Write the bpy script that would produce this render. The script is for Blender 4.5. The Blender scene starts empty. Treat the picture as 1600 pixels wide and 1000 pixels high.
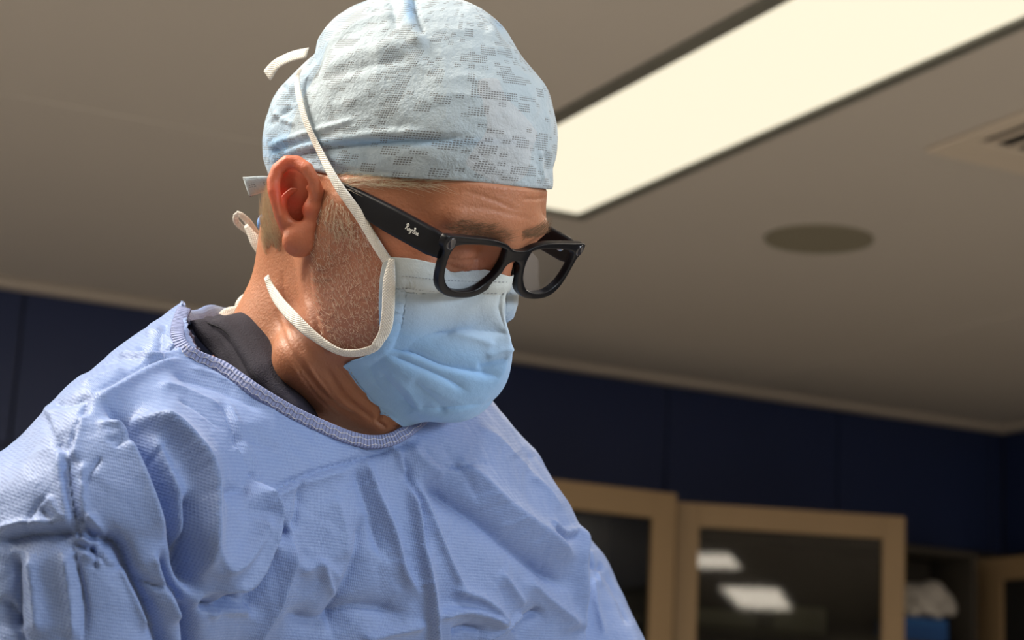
import bpy, bmesh, math, random
import numpy as np
from mathutils import Vector, Matrix, Euler
from mathutils.bvhtree import BVHTree

random.seed(4); rng = np.random.default_rng(4)
SC = bpy.context.scene
COL = SC.collection

# ------------------------------------------------------------------ camera, light, exposure
FPX = 3020.0                                    # focal length in pixels of the 1600 px wide frame
def _n(v): return v / np.linalg.norm(v)
_d1 = _n(np.array([-1570, -577, -3020.0])); _d2 = np.array([6164, -964, -3020.0])
_d2 = _n(_d2 - _d1 * (_d2 @ _d1)); _d3 = np.cross(_d2, _d1)
M = np.array([_d2, _d1, _d3])                   # viewing frame -> room axes
CAM = np.array([0, 0, 1.35])
cd = bpy.data.cameras.new('camera'); cam = bpy.data.objects.new('camera', cd); COL.objects.link(cam)
cam.matrix_world = Matrix([[M[i][0], M[i][1], M[i][2], CAM[i]] for i in range(3)] + [[0, 0, 0, 1]])
cd.sensor_width = 36; cd.lens = FPX / 1600 * 36; cd.clip_start = .05
cd.dof.use_dof = True; cd.dof.focus_distance = 1.19; cd.dof.aperture_fstop = 9.5
SC.camera = cam
w = bpy.data.worlds.new('world'); SC.world = w; w.use_nodes = True
w.node_tree.nodes['Background'].inputs[0].default_value = (.55, .6, .7, 1)
w.node_tree.nodes['Background'].inputs[1].default_value = .15
vs = SC.view_settings
vs.view_transform = 'Standard'; vs.look = 'None'; vs.gamma = 1; vs.exposure = 0.0; vs.use_curve_mapping = False
SC.cycles.use_denoising = True; SC.cycles.max_bounces = 6; SC.cycles.transparent_max_bounces = 12
SC.cycles.sample_clamp_indirect = 4

def area(name, loc, target, size, power, color, spread=math.pi, shape='DISK', size_y=None):
    l = bpy.data.lights.new(name, 'AREA'); l.shape = shape; l.size = size
    if size_y: l.size_y = size_y
    l.energy = power; l.color = color; l.spread = spread
    o = bpy.data.objects.new(name, l); COL.objects.link(o); o.location = loc
    o.rotation_euler = (Vector(target) - Vector(loc)).to_track_quat('-Z', 'Y').to_euler()
    return o
# the ceiling panels' own light (the panels themselves are built below)
for _x, _y, _sx, _sy, _e in ((2.185, 2.67, .42, 3.5, 22), (-1.29, 2.15, .42, 2.7, 85), (5.16, -.25, .42, 3.1, 95), (3.08, -1.65, .42, 1.1, 11), (3.22, -5.2, .5, 2.4, 30), (.41, -2.9, .42, 2.2, 10)):
    area('panel_light', (_x, _y, 2.735), (_x, _y, 0), _sx, _e, (1, .89, .74), shape='RECTANGLE', size_y=_sy)
HEAD_W = tuple(CAM + M @ np.array([-.05, 0, -1.2]))
def wpos(x, y, d): return tuple(CAM + M @ np.array([x, y, -d]))
area('operating_lamp', wpos(1.05, .25, .80), wpos(-.03, -.08, 1.25), .3, 7, (.76, .88, 1))
area('operating_lamp', wpos(.30, 1.0, .80), wpos(-.08, -.05, 1.22), .28, 6, (1, .98, .94))
area('operating_lamp', wpos(-.75, 1.0, 1.45), wpos(-.05, 0, 1.2), .3, 24, (1, .92, .80))

# ------------------------------------------------------------------ helpers
def P(px, py, d): return np.array([(px - 800) / FPX * d, (500 - py) / FPX * d, -d])
def toworld(v): return np.asarray(v) @ M.T + CAM
def proj(v):
    v = np.asarray(v); d = -v[:, 2]
    return 800 + v[:, 0] / d * FPX, 500 - v[:, 1] / d * FPX
_dep = [Vector((0, 0, 0))]
def mkmesh(name, verts, faces, mat, parent=None, smooth=True, uv=None, view=True, attrs=None):
    """verts in the viewing frame (view=True) or in room axes; faces an (n,4) array or a list"""
    v = np.asarray(verts, dtype=np.float64)
    if view: v = toworld(v)
    me = bpy.data.meshes.new(name)
    if isinstance(faces, np.ndarray):
        k = faces.shape[1]; n = len(faces)
        me.vertices.add(len(v)); me.vertices.foreach_set('co', v.astype(np.float32).ravel())
        me.loops.add(n * k); me.loops.foreach_set('vertex_index', faces.astype(np.int32).ravel())
        me.polygons.add(n); me.polygons.foreach_set('loop_start', np.arange(0, n * k, k, dtype=np.int32))
        try: me.polygons.foreach_set('loop_total', np.full(n, k, dtype=np.int32))
        except Exception: pass
        me.update(calc_edges=True); me.validate()
    else:
        me.from_pydata([tuple(a) for a in v], [], [tuple(int(i) for i in f) for f in faces]); me.update()
    if uv is not None:
        li = np.zeros(len(me.loops), dtype=np.int32); me.loops.foreach_get('vertex_index', li)
        ul = me.uv_layers.new(name='UVMap'); ul.data.foreach_set('uv', np.asarray(uv, dtype=np.float32)[li].ravel())
    for an, av in (attrs or {}).items():
        at = me.attributes.new(an, 'FLOAT', 'POINT'); at.data.foreach_set('value', np.asarray(av, dtype=np.float32))
    if smooth: me.polygons.foreach_set('use_smooth', [True] * len(me.polygons))
    if mat: me.materials.append(mat)
    o = bpy.data.objects.new(name, me); COL.objects.link(o)
    if parent is not None: setparent(o, parent)
    return o
def setparent(o, p):
    o.parent = p
    loc = Vector(p.location); q = p
    while q.parent: q = q.parent; loc = loc + Vector(q.location)
    o.location = Vector(o.location) - loc       # empties are never rotated here
def tag(o, label=None, cat=None, group=None, kind=None):
    if label: o['label'] = label
    if cat: o['category'] = cat
    if group: o['group'] = group
    if kind: o['kind'] = kind
    return o
def empty(name, loc, label, cat, group=None):
    o = bpy.data.objects.new(name, None); COL.objects.link(o); o.location = loc; o.empty_display_size = .1
    return tag(o, label, cat, group)
def box(lo, hi, bev=0):
    x0, y0, z0 = lo; x1, y1, z1 = hi
    V = [(x0,y0,z0),(x1,y0,z0),(x1,y1,z0),(x0,y1,z0),(x0,y0,z1),(x1,y0,z1),(x1,y1,z1),(x0,y1,z1)]
    Fc = [(0,3,2,1),(4,5,6,7),(0,1,5,4),(1,2,6,5),(2,3,7,6),(3,0,4,7)]
    return V, Fc
def boxes(name, bs, mat, parent=None, kind=None, bevel=.002):
    V = []; Fc = []
    for lo, hi in bs:
        v, f = box(lo, hi); k = len(V); V += v; Fc += [tuple(i + k for i in q) for q in f]
    o = mkmesh(name, V, Fc, mat, parent, smooth=False, view=False)
    if bevel:
        m = o.modifiers.new('bevel', 'BEVEL'); m.width = bevel; m.segments = 2
    if kind: o['kind'] = kind
    return o

# ---- materials
def mat(name, col, rough=.6, metal=0, sub=0, subr=(.01, .005, .003), spec=.5, emit=None, es=0, coat=0, sheen=0):
    m = bpy.data.materials.new(name); m.use_nodes = True
    b = m.node_tree.nodes['Principled BSDF']
    b.inputs['Base Color'].default_value = (*col, 1); b.inputs['Roughness'].default_value = rough
    b.inputs['Metallic'].default_value = metal; b.inputs['Specular IOR Level'].default_value = spec
    if sub:
        b.inputs['Subsurface Weight'].default_value = sub; b.inputs['Subsurface Radius'].default_value = (1, .45, .25)
        b.inputs['Subsurface Scale'].default_value = subr[0]
    if emit: b.inputs['Emission Color'].default_value = (*emit, 1); b.inputs['Emission Strength'].default_value = es
    if coat: b.inputs['Coat Weight'].default_value = coat
    if sheen: b.inputs['Sheen Weight'].default_value = sheen
    return m
class NT:
    def __init__(s, m): s.m = m; s.t = m.node_tree; s.b = s.t.nodes['Principled BSDF']
    def n(s, typ, **kw):
        nd = s.t.nodes.new(typ)
        for k, v in kw.items():
            if isinstance(v, (int, float, tuple)) and k in nd.inputs: nd.inputs[k].default_value = v
            else: setattr(nd, k, v)
        return nd
    def l(s, a, b): s.t.links.new(a, b)
    def math(s, op, a, b=None, c=None, clamp=False):
        nd = s.t.nodes.new('ShaderNodeMath'); nd.operation = op; nd.use_clamp = clamp
        for i, v in enumerate((a, b, c)):
            if v is None: continue
            if isinstance(v, (int, float)): nd.inputs[i].default_value = v
            else: s.l(v, nd.inputs[i])
        return nd.outputs[0]
    def mix(s, f, a, b):
        nd = s.t.nodes.new('ShaderNodeMix'); nd.data_type = 'RGBA'
        for i, v in ((0, f), (6, a), (7, b)):
            if isinstance(v, (int, float)): nd.inputs[i].default_value = v
            elif isinstance(v, tuple): nd.inputs[i].default_value = (*v, 1)
            else: s.l(v, nd.inputs[i])
        return nd.outputs[2]
    def noise(s, scale, detail=3, rough=.5, vec=None, out='Fac'):
        nd = s.t.nodes.new('ShaderNodeTexNoise'); nd.inputs['Scale'].default_value = scale
        nd.inputs['Detail'].default_value = detail; nd.inputs['Roughness'].default_value = rough
        if vec is not None: s.l(vec, nd.inputs['Vector'])
        return nd.outputs[out]
    def coord(s, k='Object'): return s.t.nodes.new('ShaderNodeTexCoord').outputs[k]
    def ramp(s, f, stops):
        nd = s.t.nodes.new('ShaderNodeValToRGB'); e = nd.color_ramp.elements
        while len(e) < len(stops): e.new(.5)
        for i, (p, c) in enumerate(stops): e[i].position = p; e[i].color = (*c, 1) if len(c) == 3 else c
        s.l(f, nd.inputs[0]); return nd.outputs[0]
    def bump(s, h, dist, strength=1, prev=None):
        nd = s.t.nodes.new('ShaderNodeBump'); nd.inputs['Distance'].default_value = dist; nd.inputs['Strength'].default_value = strength
        s.l(h, nd.inputs['Height'])
        if prev is not None: s.l(prev, nd.inputs['Normal'])
        s.l(nd.outputs[0], s.b.inputs['Normal']); return nd.outputs[0]

def noise_mat(name, c1, c2, scale=8, rough=.6, bump=0, bscale=300, **kw):
    m = mat(name, c1, rough, **kw); t = NT(m); c = t.coord()
    t.l(t.mix(t.noise(scale, 4, .6, c), c1, c2), t.b.inputs['Base Color'])
    if bump: t.bump(t.noise(bscale, 3, .6, c), bump)
    return m

# ---- implicit surfaces
def grid(lo, hi, h):
    ax = [np.arange(lo[i], hi[i] + h, h, dtype=np.float32) for i in range(3)]
    return ax, (ax[0][:, None, None], ax[1][None, :, None], ax[2][None, None, :])
def nets(Vv, lo, h):
    """naive surface nets: values on a grid -> vertices and quads, normals pointing to positive values"""
    s = Vv < 0; nx, ny, nz = Vv.shape
    cnt = np.zeros((nx-1, ny-1, nz-1), dtype=np.int8)
    for i in (0, 1):
        for j in (0, 1):
            for k in (0, 1): cnt += s[i:nx-1+i, j:ny-1+j, k:nz-1+k]
    I = np.argwhere((cnt > 0) & (cnt < 8)); del cnt
    idx = -np.ones((nx-1, ny-1, nz-1), dtype=np.int32); idx[I[:, 0], I[:, 1], I[:, 2]] = np.arange(len(I))
    acc = np.zeros((len(I), 3)); num = np.zeros(len(I))
    C8 = {(i, j, k): Vv[I[:, 0]+i, I[:, 1]+j, I[:, 2]+k].astype(np.float64) for i in (0, 1) for j in (0, 1) for k in (0, 1)}
    for a in C8:
        for ax in range(3):
            if a[ax]: continue
            b = list(a); b[ax] = 1; va, vb = C8[a], C8[tuple(b)]
            m = (va < 0) != (vb < 0)
            t = np.where(m, va / np.where(va == vb, 1, va - vb), 0)
            p = np.tile(np.array(a, float), (len(I), 1)); p[:, ax] += t
            acc += p * m[:, None]; num += m
    V3 = (I + acc / num[:, None]) * h + np.array(lo)
    Q = []
    for ax in range(3):
        sl0 = [slice(1, -1)] * 3; sl1 = [slice(1, -1)] * 3
        sl0[ax] = slice(0, -1); sl1[ax] = slice(1, None)
        A = s[tuple(sl0)]; B = s[tuple(sl1)]
        E = np.argwhere(A != B)
        if not len(E): continue
        inside = A[E[:, 0], E[:, 1], E[:, 2]]
        e = E.copy()
        for q in range(3):
            if q != ax: e[:, q] += 1
        u, v = [(1, 2), (2, 0), (0, 1)][ax]
        def cell(du, dv):
            c = e.copy(); c[:, u] -= du; c[:, v] -= dv; return idx[c[:, 0], c[:, 1], c[:, 2]]
        q4 = np.stack([cell(1, 1), cell(0, 1), cell(0, 0), cell(1, 0)], 1)
        q4[~inside] = q4[~inside][:, ::-1]
        Q.append(q4)
    Q = np.concatenate(Q); Q = Q[(Q >= 0).all(1)]
    return V3, Q
def vnormals(V3, Q):
    N = np.cross(V3[Q[:, 2]] - V3[Q[:, 0]], V3[Q[:, 3]] - V3[Q[:, 1]])
    out = np.zeros_like(V3)
    for k in range(4):
        for c in range(3): out[:, c] += np.bincount(Q[:, k], N[:, c], len(V3))
    return out / np.maximum(np.linalg.norm(out, axis=1), 1e-12)[:, None]
def smooth(V3, Q, it=1, lam=.5):
    for _ in range(it):
        acc = np.zeros_like(V3); num = np.zeros(len(V3))
        for a, b in ((0, 1), (1, 2), (2, 3), (3, 0)):
            for p, q in ((a, b), (b, a)):
                for c in range(3): acc[:, c] += np.bincount(Q[:, p], V3[Q[:, q], c], len(V3))
                num += np.bincount(Q[:, p], minlength=len(V3))
        V3 = V3 + lam * (acc / np.maximum(num, 1)[:, None] - V3)
    return V3
def subdiv(V3, Q):
    n = len(V3); E = np.concatenate([Q[:, [k, (k+1) % 4]] for k in range(4)]); Es = np.sort(E, 1)
    key = Es[:, 0].astype(np.int64) * n + Es[:, 1]; uq, inv = np.unique(key, return_inverse=True)
    mid = (V3[uq // n] + V3[uq % n]) / 2; ctr = V3[Q].mean(1)
    m = len(Q); e = [n + inv[k*m:(k+1)*m] for k in range(4)]; c = n + len(mid) + np.arange(m)
    NQ = np.concatenate([np.stack([Q[:, k], e[k], c, e[(k+3) % 4]], 1) for k in range(4)])
    return np.concatenate([V3, mid, ctr]), NQ
def compact(V3, Q):
    used = np.zeros(len(V3), bool); used[Q.ravel()] = True
    mp = np.cumsum(used) - 1; return V3[used], mp[Q], used
def ell(G, c, r, A=None):
    X, Y, Z = (G[i] - np.float32(c[i]) for i in range(3))
    if A is not None: X, Y, Z = [(X * np.float32(A[i][0]) + Y * np.float32(A[i][1]) + Z * np.float32(A[i][2])) for i in range(3)]
    r = [np.float32(q) for q in r]
    k0 = np.sqrt((X/r[0])**2 + (Y/r[1])**2 + (Z/r[2])**2)
    k1 = np.sqrt((X/r[0]**2)**2 + (Y/r[1]**2)**2 + (Z/r[2]**2)**2) + np.float32(1e-6)
    return k0 * (k0 - 1) / k1
def caps(G, a, b, ra, rb=None):
    rb = ra if rb is None else rb
    a = np.asarray(a, np.float32); b = np.asarray(b, np.float32); d = b - a; L = float(d @ d)
    X, Y, Z = (G[i] - a[i] for i in range(3))
    t = np.clip((X*d[0] + Y*d[1] + Z*d[2]) / np.float32(L), 0, 1)
    return np.sqrt((X - t*d[0])**2 + (Y - t*d[1])**2 + (Z - t*d[2])**2) - (np.float32(ra) + t*np.float32(rb - ra))
def chain(G, pts, rs, k=0):
    o = None
    for i in range(len(pts)-1):
        q = caps(G, pts[i], pts[i+1], rs[i], rs[i+1]); o = q if o is None else (np.minimum(o, q) if not k else smin(o, q, k))
    return o
def sph(G, c, r): return np.sqrt(sum((G[i] - np.float32(c[i]))**2 for i in range(3))) - np.float32(r)
def smin(a, b, k):
    k = np.float32(k); h = np.clip(k - np.abs(a - b), 0, None) / k
    return np.minimum(a, b) - h*h*k*np.float32(.25)
def smax(a, b, k): return -smin(-a, -b, k)
def fbm(V3, scale, octaves=3, seed=0):
    """cheap smooth noise: sums of rotated sines"""
    r = np.random.default_rng(seed); out = np.zeros(len(V3)); amp = 1
    for o in range(octaves):
        for _ in range(4):
            d = r.normal(size=3); d /= np.linalg.norm(d); e = r.normal(size=3); e /= np.linalg.norm(e)
            out += amp * np.sin(V3 @ d * scale + r.uniform(0, 6.28) + 1.7*np.sin(V3 @ e * scale * .6 + r.uniform(0, 6.28)))
        scale *= 1.9; amp *= .55
    return out / 4
# ---- sculpting strokes: a crease, ridge or lapped edge drawn along a line over a surface
def spline(pts, step):
    """Catmull-Rom through 2-D/3-D points"""
    p = np.asarray(pts, float)
    if len(p) == 2: n = max(2, int(np.linalg.norm(p[1]-p[0]) / step)) if step > 0 else 8; return p[0] + (p[1]-p[0]) * np.linspace(0, 1, n)[:, None]
    q = np.vstack([2*p[0]-p[1], p, 2*p[-1]-p[-2]]); out = []
    for i in range(1, len(q)-2):
        n = max(2, int(np.linalg.norm(q[i+1][:2]-q[i][:2]) / step)) if step > 0 else 8
        t = np.linspace(0, 1, n, endpoint=False)[:, None]
        out.append(.5*((2*q[i]) + (-q[i-1]+q[i+1])*t + (2*q[i-1]-5*q[i]+4*q[i+1]-q[i+2])*t**2 + (-q[i-1]+3*q[i]-3*q[i+1]+q[i+2])*t**3))
    return np.vstack(out + [p[-1:]])
def strokes(V3, N, S, front=.05, crisp=False):
    px, py = proj(V3); view = -V3 / np.linalg.norm(V3, axis=1)[:, None]
    fm = np.clip(((N * view).sum(1) - front) / .15, 0, 1); H = np.zeros(len(V3))
    for st in S:
        pts, wd, h = st[0], st[1], st[2]; kind = st[3] if len(st) > 3 else 'r'; w2 = st[4] if len(st) > 4 else wd * .25
        L = spline(pts, 14); seg = L[1:] - L[:-1]; sl = np.maximum(np.linalg.norm(seg, axis=1), 1e-6); cum = np.concatenate([[0], np.cumsum(sl)]); T = cum[-1]
        R = 4*max(wd, w2); m = (px > L[:, 0].min()-R) & (px < L[:, 0].max()+R) & (py > L[:, 1].min()-R) & (py < L[:, 1].max()+R) & (fm > 0)
        ii = np.nonzero(m)[0]
        if not len(ii): continue
        X = np.stack([px[ii], py[ii]], 1); best = np.full(len(ii), 1e9); sd = np.zeros(len(ii)); tt = np.zeros(len(ii))
        for k in range(len(seg)):
            r = X - L[k]; t = np.clip((r @ seg[k]) / sl[k]**2, 0, 1); q = r - t[:, None]*seg[k]; d = np.hypot(q[:, 0], q[:, 1])
            b = d < best; best[b] = d[b]; sg = np.sign(seg[k][0]*r[:, 1] - seg[k][1]*r[:, 0]); sd[b] = (d*sg)[b]; tt[b] = ((cum[k] + t*sl[k]) / T)[b]
        fade = np.clip(np.minimum(tt, 1-tt) / .18, 0, 1); fade = fade*fade*(3-2*fade)
        if crisp and kind in 'rs':
            e_ = 1.5; q_ = np.sqrt(sd*sd + e_*e_) - e_; f = np.exp(-q_/(wd*.72)) if kind == 'r' else np.where(sd > 0, np.exp(-q_/(wd*.8)), np.exp(-q_/w2))
        elif kind == 'r': f = np.exp(-(sd/wd)**2)
        elif kind == 'v': f = np.exp(-np.abs(sd)/wd)           # pointed crease
        elif kind == 's':                                      # lapped edge: high on the right-hand side of travel (image y down), falls over w2
            f = np.where(sd > 0, np.exp(-(sd/wd)**2), np.exp(-(sd/w2)**2))
        H[ii] += h*1e-3 * f * fade
    return V3 + N * (H*fm)[:, None]
def warp(V3, pairs, rad=90):
    """push the surface sideways: each pair moves the spot seen at a to b, fading over rad px"""
    px, py = proj(V3); d = -V3[:, 2]; dx = np.zeros(len(V3)); dy = np.zeros(len(V3)); ws = np.zeros(len(V3))
    for p in pairs:
        (ax, ay), (bx, by) = p[0], p[1]; r = p[2] if len(p) > 2 else rad
        wgt = np.exp(-((px-ax)**2 + (py-ay)**2) / r**2); dx += wgt*(bx-ax); dy += wgt*(by-ay); ws += wgt
    s = 1 / np.maximum(ws, 1); V = V3.copy(); V[:, 0] += dx*s/FPX*d; V[:, 1] -= dy*s/FPX*d; return V
def bvh(V3, Q): return BVHTree.FromPolygons([tuple(v) for v in V3], [tuple(int(i) for i in q) for q in Q])
def hit(trees, px, py, off=0., default=None):
    d = Vector(((px-800)/FPX, (500-py)/FPX, -1)).normalized(); best = None
    for t in trees:
        r = t.ray_cast(Vector((0, 0, 0)), d)
        if r[0] is not None and (best is None or r[3] < best[1]): best = (r[0], r[3], r[1])
    if best is None: return None if default is None else P(px, py, default)
    return np.array(best[0] - d*off)
def hitn(trees, px, py):
    d = Vector(((px-800)/FPX, (500-py)/FPX, -1)).normalized(); best = None
    for t in trees:
        r = t.ray_cast(Vector((0, 0, 0)), d)
        if r[0] is not None and (best is None or r[3] < best[1]): best = (r[0], r[3], r[1])
    if best is None: return None, None
    nn = np.array(best[2]); nn = nn if nn @ np.array(d) < 0 else -nn
    return np.array(best[0]), nn
def ribbon(name, pts, width, thick, mt, parent=None, face=None, label=None, build=True, seg=1, uvs=.0):
    """flat strap: rounded cross-section swept along 3-D points; face = direction(s) the flat side looks to"""
    p = np.asarray(pts, float); n = len(p); T = np.gradient(p, axis=0); T /= np.linalg.norm(T, axis=1)[:, None]
    Fd = np.tile(np.array([0, 0, 1.]), (n, 1)) if face is None else (np.tile(np.asarray(face, float), (n, 1)) if np.ndim(face) == 1 else np.asarray(face, float))
    W = np.cross(T, Fd); W /= np.linalg.norm(W, axis=1)[:, None]; Nn = np.cross(W, T)
    wd = np.full(n, width) if np.ndim(width) == 0 else np.interp(np.linspace(0, 1, n), np.linspace(0, 1, len(width)), width)
    cs = [(-.5, -.3), (-.42, .5), (-.15, .5), (.15, .5), (.42, .5), (.5, -.3), (.42, -.5), (-.42, -.5)]; m = len(cs)
    V = np.concatenate([[p[i] + W[i]*c[0]*wd[i] + Nn[i]*c[1]*thick for c in cs] for i in range(n)])
    Fc = [(i*m+j, i*m+(j+1) % m, (i+1)*m+(j+1) % m, (i+1)*m+j) for i in range(n-1) for j in range(m)]
    Fc += [tuple(range(m))[::-1], tuple((n-1)*m+j for j in range(m))]
    s = np.concatenate([[0], np.cumsum(np.linalg.norm(np.diff(p, axis=0), axis=1))])
    uv = np.array([[s[i], cs[j][0]*wd[i]] for i in range(n) for j in range(m)])
    if not build: return V, Fc
    o = mkmesh(name, V, Fc, mt, parent, uv=uv)
    if label: o['label'] = label
    return o
def tubes(name, lines, r, mt, parent, kind='stuff', sides=3, taper=True, view=True):
    """many fine strands in one mesh"""
    V = []; Fc = []
    for L in lines:
        L = np.asarray(L, float); n = len(L); T = np.gradient(L, axis=0); T /= np.maximum(np.linalg.norm(T, axis=1), 1e-9)[:, None]
        a = np.cross(T, [0.13, .21, 1.0]); a /= np.linalg.norm(a, axis=1)[:, None]; b = np.cross(T, a); k = len(V)
        for i in range(n):
            rr = r * ((1 - .85*i/(n-1)) if taper else 1)
            for j in range(sides):
                th = 6.2832*j/sides; V.append(L[i] + rr*(math.cos(th)*a[i] + math.sin(th)*b[i]))
        for i in range(n-1):
            for j in range(sides): Fc.append((k+i*sides+j, k+i*sides+(j+1) % sides, k+(i+1)*sides+(j+1) % sides, k+(i+1)*sides+j))
    o = mkmesh(name, np.array(V), np.array(Fc), mt, parent)
    if kind: o['kind'] = kind
    return o
def inpoly(px, py, poly):
    px = np.asarray(px); py = np.asarray(py); c = np.zeros(px.shape, bool); n = len(poly)
    for i in range(n):
        x0, y0 = poly[i]; x1, y1 = poly[(i+1) % n]
        if y0 == y1: continue
        m = ((y0 > py) != (y1 > py)) & (px < (x1-x0)*(py-y0)/(y1-y0)+x0); c ^= m
    return c

# ================================================================== THE ROOM
XR, YB, HC = 5.53, 6.35, 2.75
XL, YF = -3.6, -8.2
m_ceil = noise_mat('ceiling_paint', (.56, .515, .465), (.53, .49, .44), 1.2, .75)
m_blue = noise_mat('navy_panel', (.015, .030, .105), (.011, .022, .078), .8, .5)
m_floor = noise_mat('vinyl_floor', (.66, .63, .60), (.60, .58, .56), 3, .45)
m_pale = noise_mat('pale_wall', (.55, .52, .48), (.5, .48, .45), 2, .7)
m_trim = noise_mat('coving_paint', (.56, .50, .43), (.52, .46, .40), 2, .6)
m_frame = noise_mat('light_frame_metal', (.22, .22, .19), (.19, .19, .165), 5, .45, metal=.3)
m_diff = mat('diffuser', (.2, .2, .18), .5, emit=(1, .915, .70), es=.97)
_t = NT(m_diff)   # tubes show through the diffuser as brighter streaks
m_oak = noise_mat('cabinet_wood', (.37, .25, .135), (.31, .21, .11), 6, .5)
m_dark = noise_mat('cabinet_inside', (.06, .05, .04), (.045, .04, .032), 5, .7)
m_shelf = noise_mat('shelf_board', (.12, .10, .08), (.10, .085, .07), 5, .6)
m_glass = bpy.data.materials.new('door_glass'); m_glass.use_nodes = True
_g = m_glass.node_tree; _g.nodes.clear()
_o = _g.nodes.new('ShaderNodeOutputMaterial'); _mx = _g.nodes.new('ShaderNodeMixShader'); _tr = _g.nodes.new('ShaderNodeBsdfTransparent')
_tr.inputs[0].default_value = (.62, .64, .60, 1)
_gl = _g.nodes.new('ShaderNodeBsdfGlossy'); _gl.inputs['Roughness'].default_value = .03; _fr = _g.nodes.new('ShaderNodeFresnel'); _fr.inputs[0].default_value = 1.75
_geo = _g.nodes.new('ShaderNodeNewGeometry'); _mu = _g.nodes.new('ShaderNodeMath'); _mu.operation = 'MULTIPLY_ADD'; _g.links.new(_geo.outputs['Backfacing'], _mu.inputs[0]); _mu.inputs[1].default_value = -1; _mu.inputs[2].default_value = 1; _m2 = _g.nodes.new('ShaderNodeMath'); _m2.operation = 'MULTIPLY'; _g.links.new(_mu.outputs[0], _m2.inputs[0]); _g.links.new(_fr.outputs[0], _m2.inputs[1]); _g.links.new(_m2.outputs[0], _mx.inputs[0]); _g.links.new(_tr.outputs[0], _mx.inputs[1]); _g.links.new(_gl.outputs[0], _mx.inputs[2]); _g.links.new(_mx.outputs[0], _o.inputs[0])

fl = boxes('floor', [((XL, YF, -.1), (XR, YB, 0))], m_floor, kind='structure', bevel=0)
ce = boxes('ceiling', [((XL, YF, HC), (XR, YB, HC+.1))], m_ceil, kind='structure', bevel=0)
# cover strips over the joints between the ceiling boards
for x0, y0, x1, y1 in ((XL, 4.35, 1.9, 4.38), (XL, 1.9, XR, 1.93), (4.1, YF, 4.13, YB), (-.6, YF, -.57, YB)):
    boxes('cover_strip', [((x0, y0, HC-.003), (x1, y1, HC+.01))], m_ceil, ce, bevel=.001)
# back wall: masonry shell with deep blue panels hung on it, each panel its own piece
wb = boxes('wall_back', [((XL, YB+.02, 0), (XR+.1, YB+.12, HC+.1))], m_dark, kind='structure', bevel=0)
xs = [-2.9, -2.1, -1.3, -.5, .3, 1.10, 1.90, 2.70, 3.50, 4.30, 5.0, XR]
xs = [XL, -2.65, -1.85, -1.05, -.25, .55, 1.35, 2.2, 3.03, 3.86, 4.67, 5.46, XR]
for a, b in zip(xs[:-1], xs[1:]):
    boxes('wall_panel', [((a+.004, YB, 2.215), (b-.004, YB+.02, HC))], m_blue, wb, bevel=.003)
    if a < 2.0: boxes('wall_panel', [((a+.004, YB, 0), (b-.004, YB+.02, 2.207))], m_blue, wb, bevel=.003)
wr = boxes('wall_right', [((XR+.02, YF, 0), (XR+.12, YB+.02, HC+.1))], m_dark, kind='structure', bevel=0)
ys = [YF, -7.0, -5.8, -4.6, -3.4, -2.2, -1.0, .2, 1.4, 2.6, 3.8, 5.0, YB]
for a, b in zip(ys[:-1], ys[1:]):
    boxes('wall_panel', [((XR, a+.004, 2.215), (XR+.02, b-.004, HC))], m_blue, wr, bevel=.003)
wl = boxes('wall_left', [((XL-.1, YF, 0), (XL, YB+.1, HC+.1))], m_pale, kind='structure', bevel=0)
wf = boxes('wall_front', [((XL-.1, YF-.1, 0), (XR+.1, YF, HC+.1))], m_pale, kind='structure', bevel=0)
# coving: a shallow ledge between ceiling and blue walls
boxes('trim_1', [((XL, YB-.075, HC-.028), (XR, YB, HC))], m_trim, kind='structure', bevel=.008)
boxes('trim_2', [((XR-.075, YF, HC-.028), (XR, YB-.075, HC))], m_trim, kind='structure', bevel=.008)

def ceiling_light(x0, x1, y0, y1, label, group=None):
    t = empty('ceiling_light', ((x0+x1)/2, (y0+y1)/2, HC), label, 'light', group); f = .035
    boxes('light_frame', [((x0-f, y0-f, HC-.012), (x0, y1+f, HC+.02)), ((x1, y0-f, HC-.012), (x1+f, y1+f, HC+.02)),
          ((x0, y0-f, HC-.012), (x1, y0, HC+.02)), ((x0, y1, HC-.012), (x1, y1+f, HC+.02))], m_frame, t)
    boxes('diffuser', [((x0, y0, HC-.004), (x1, y1, HC-.001))], m_diff, t, bevel=0)
    return t
ceiling_light(1.975, 2.395, .9, 4.44, 'long bright rectangular ceiling light panel with a dark frame, above the surgeon')
for x in (-1.5,):
    ceiling_light(x, x+.42, .8, 3.5, 'bright ceiling light panel over the left side of the room', None)
ceiling_light(4.95, 5.37, -1.8, 1.3, 'bright ceiling light panel close to the right wall, behind the camera')
ceiling_light(2.87, 3.29, -2.2, -1.1, 'short ceiling light panel behind the camera, mirrored in the cabinet door')
ceiling_light(2.97, 3.47, -6.4, -4.0, 'ceiling light panel at the far end of the room behind the camera')
ceiling_light(.2, .62, -4.0, -1.8, 'ceiling light panel behind and left of the camera')

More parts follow.
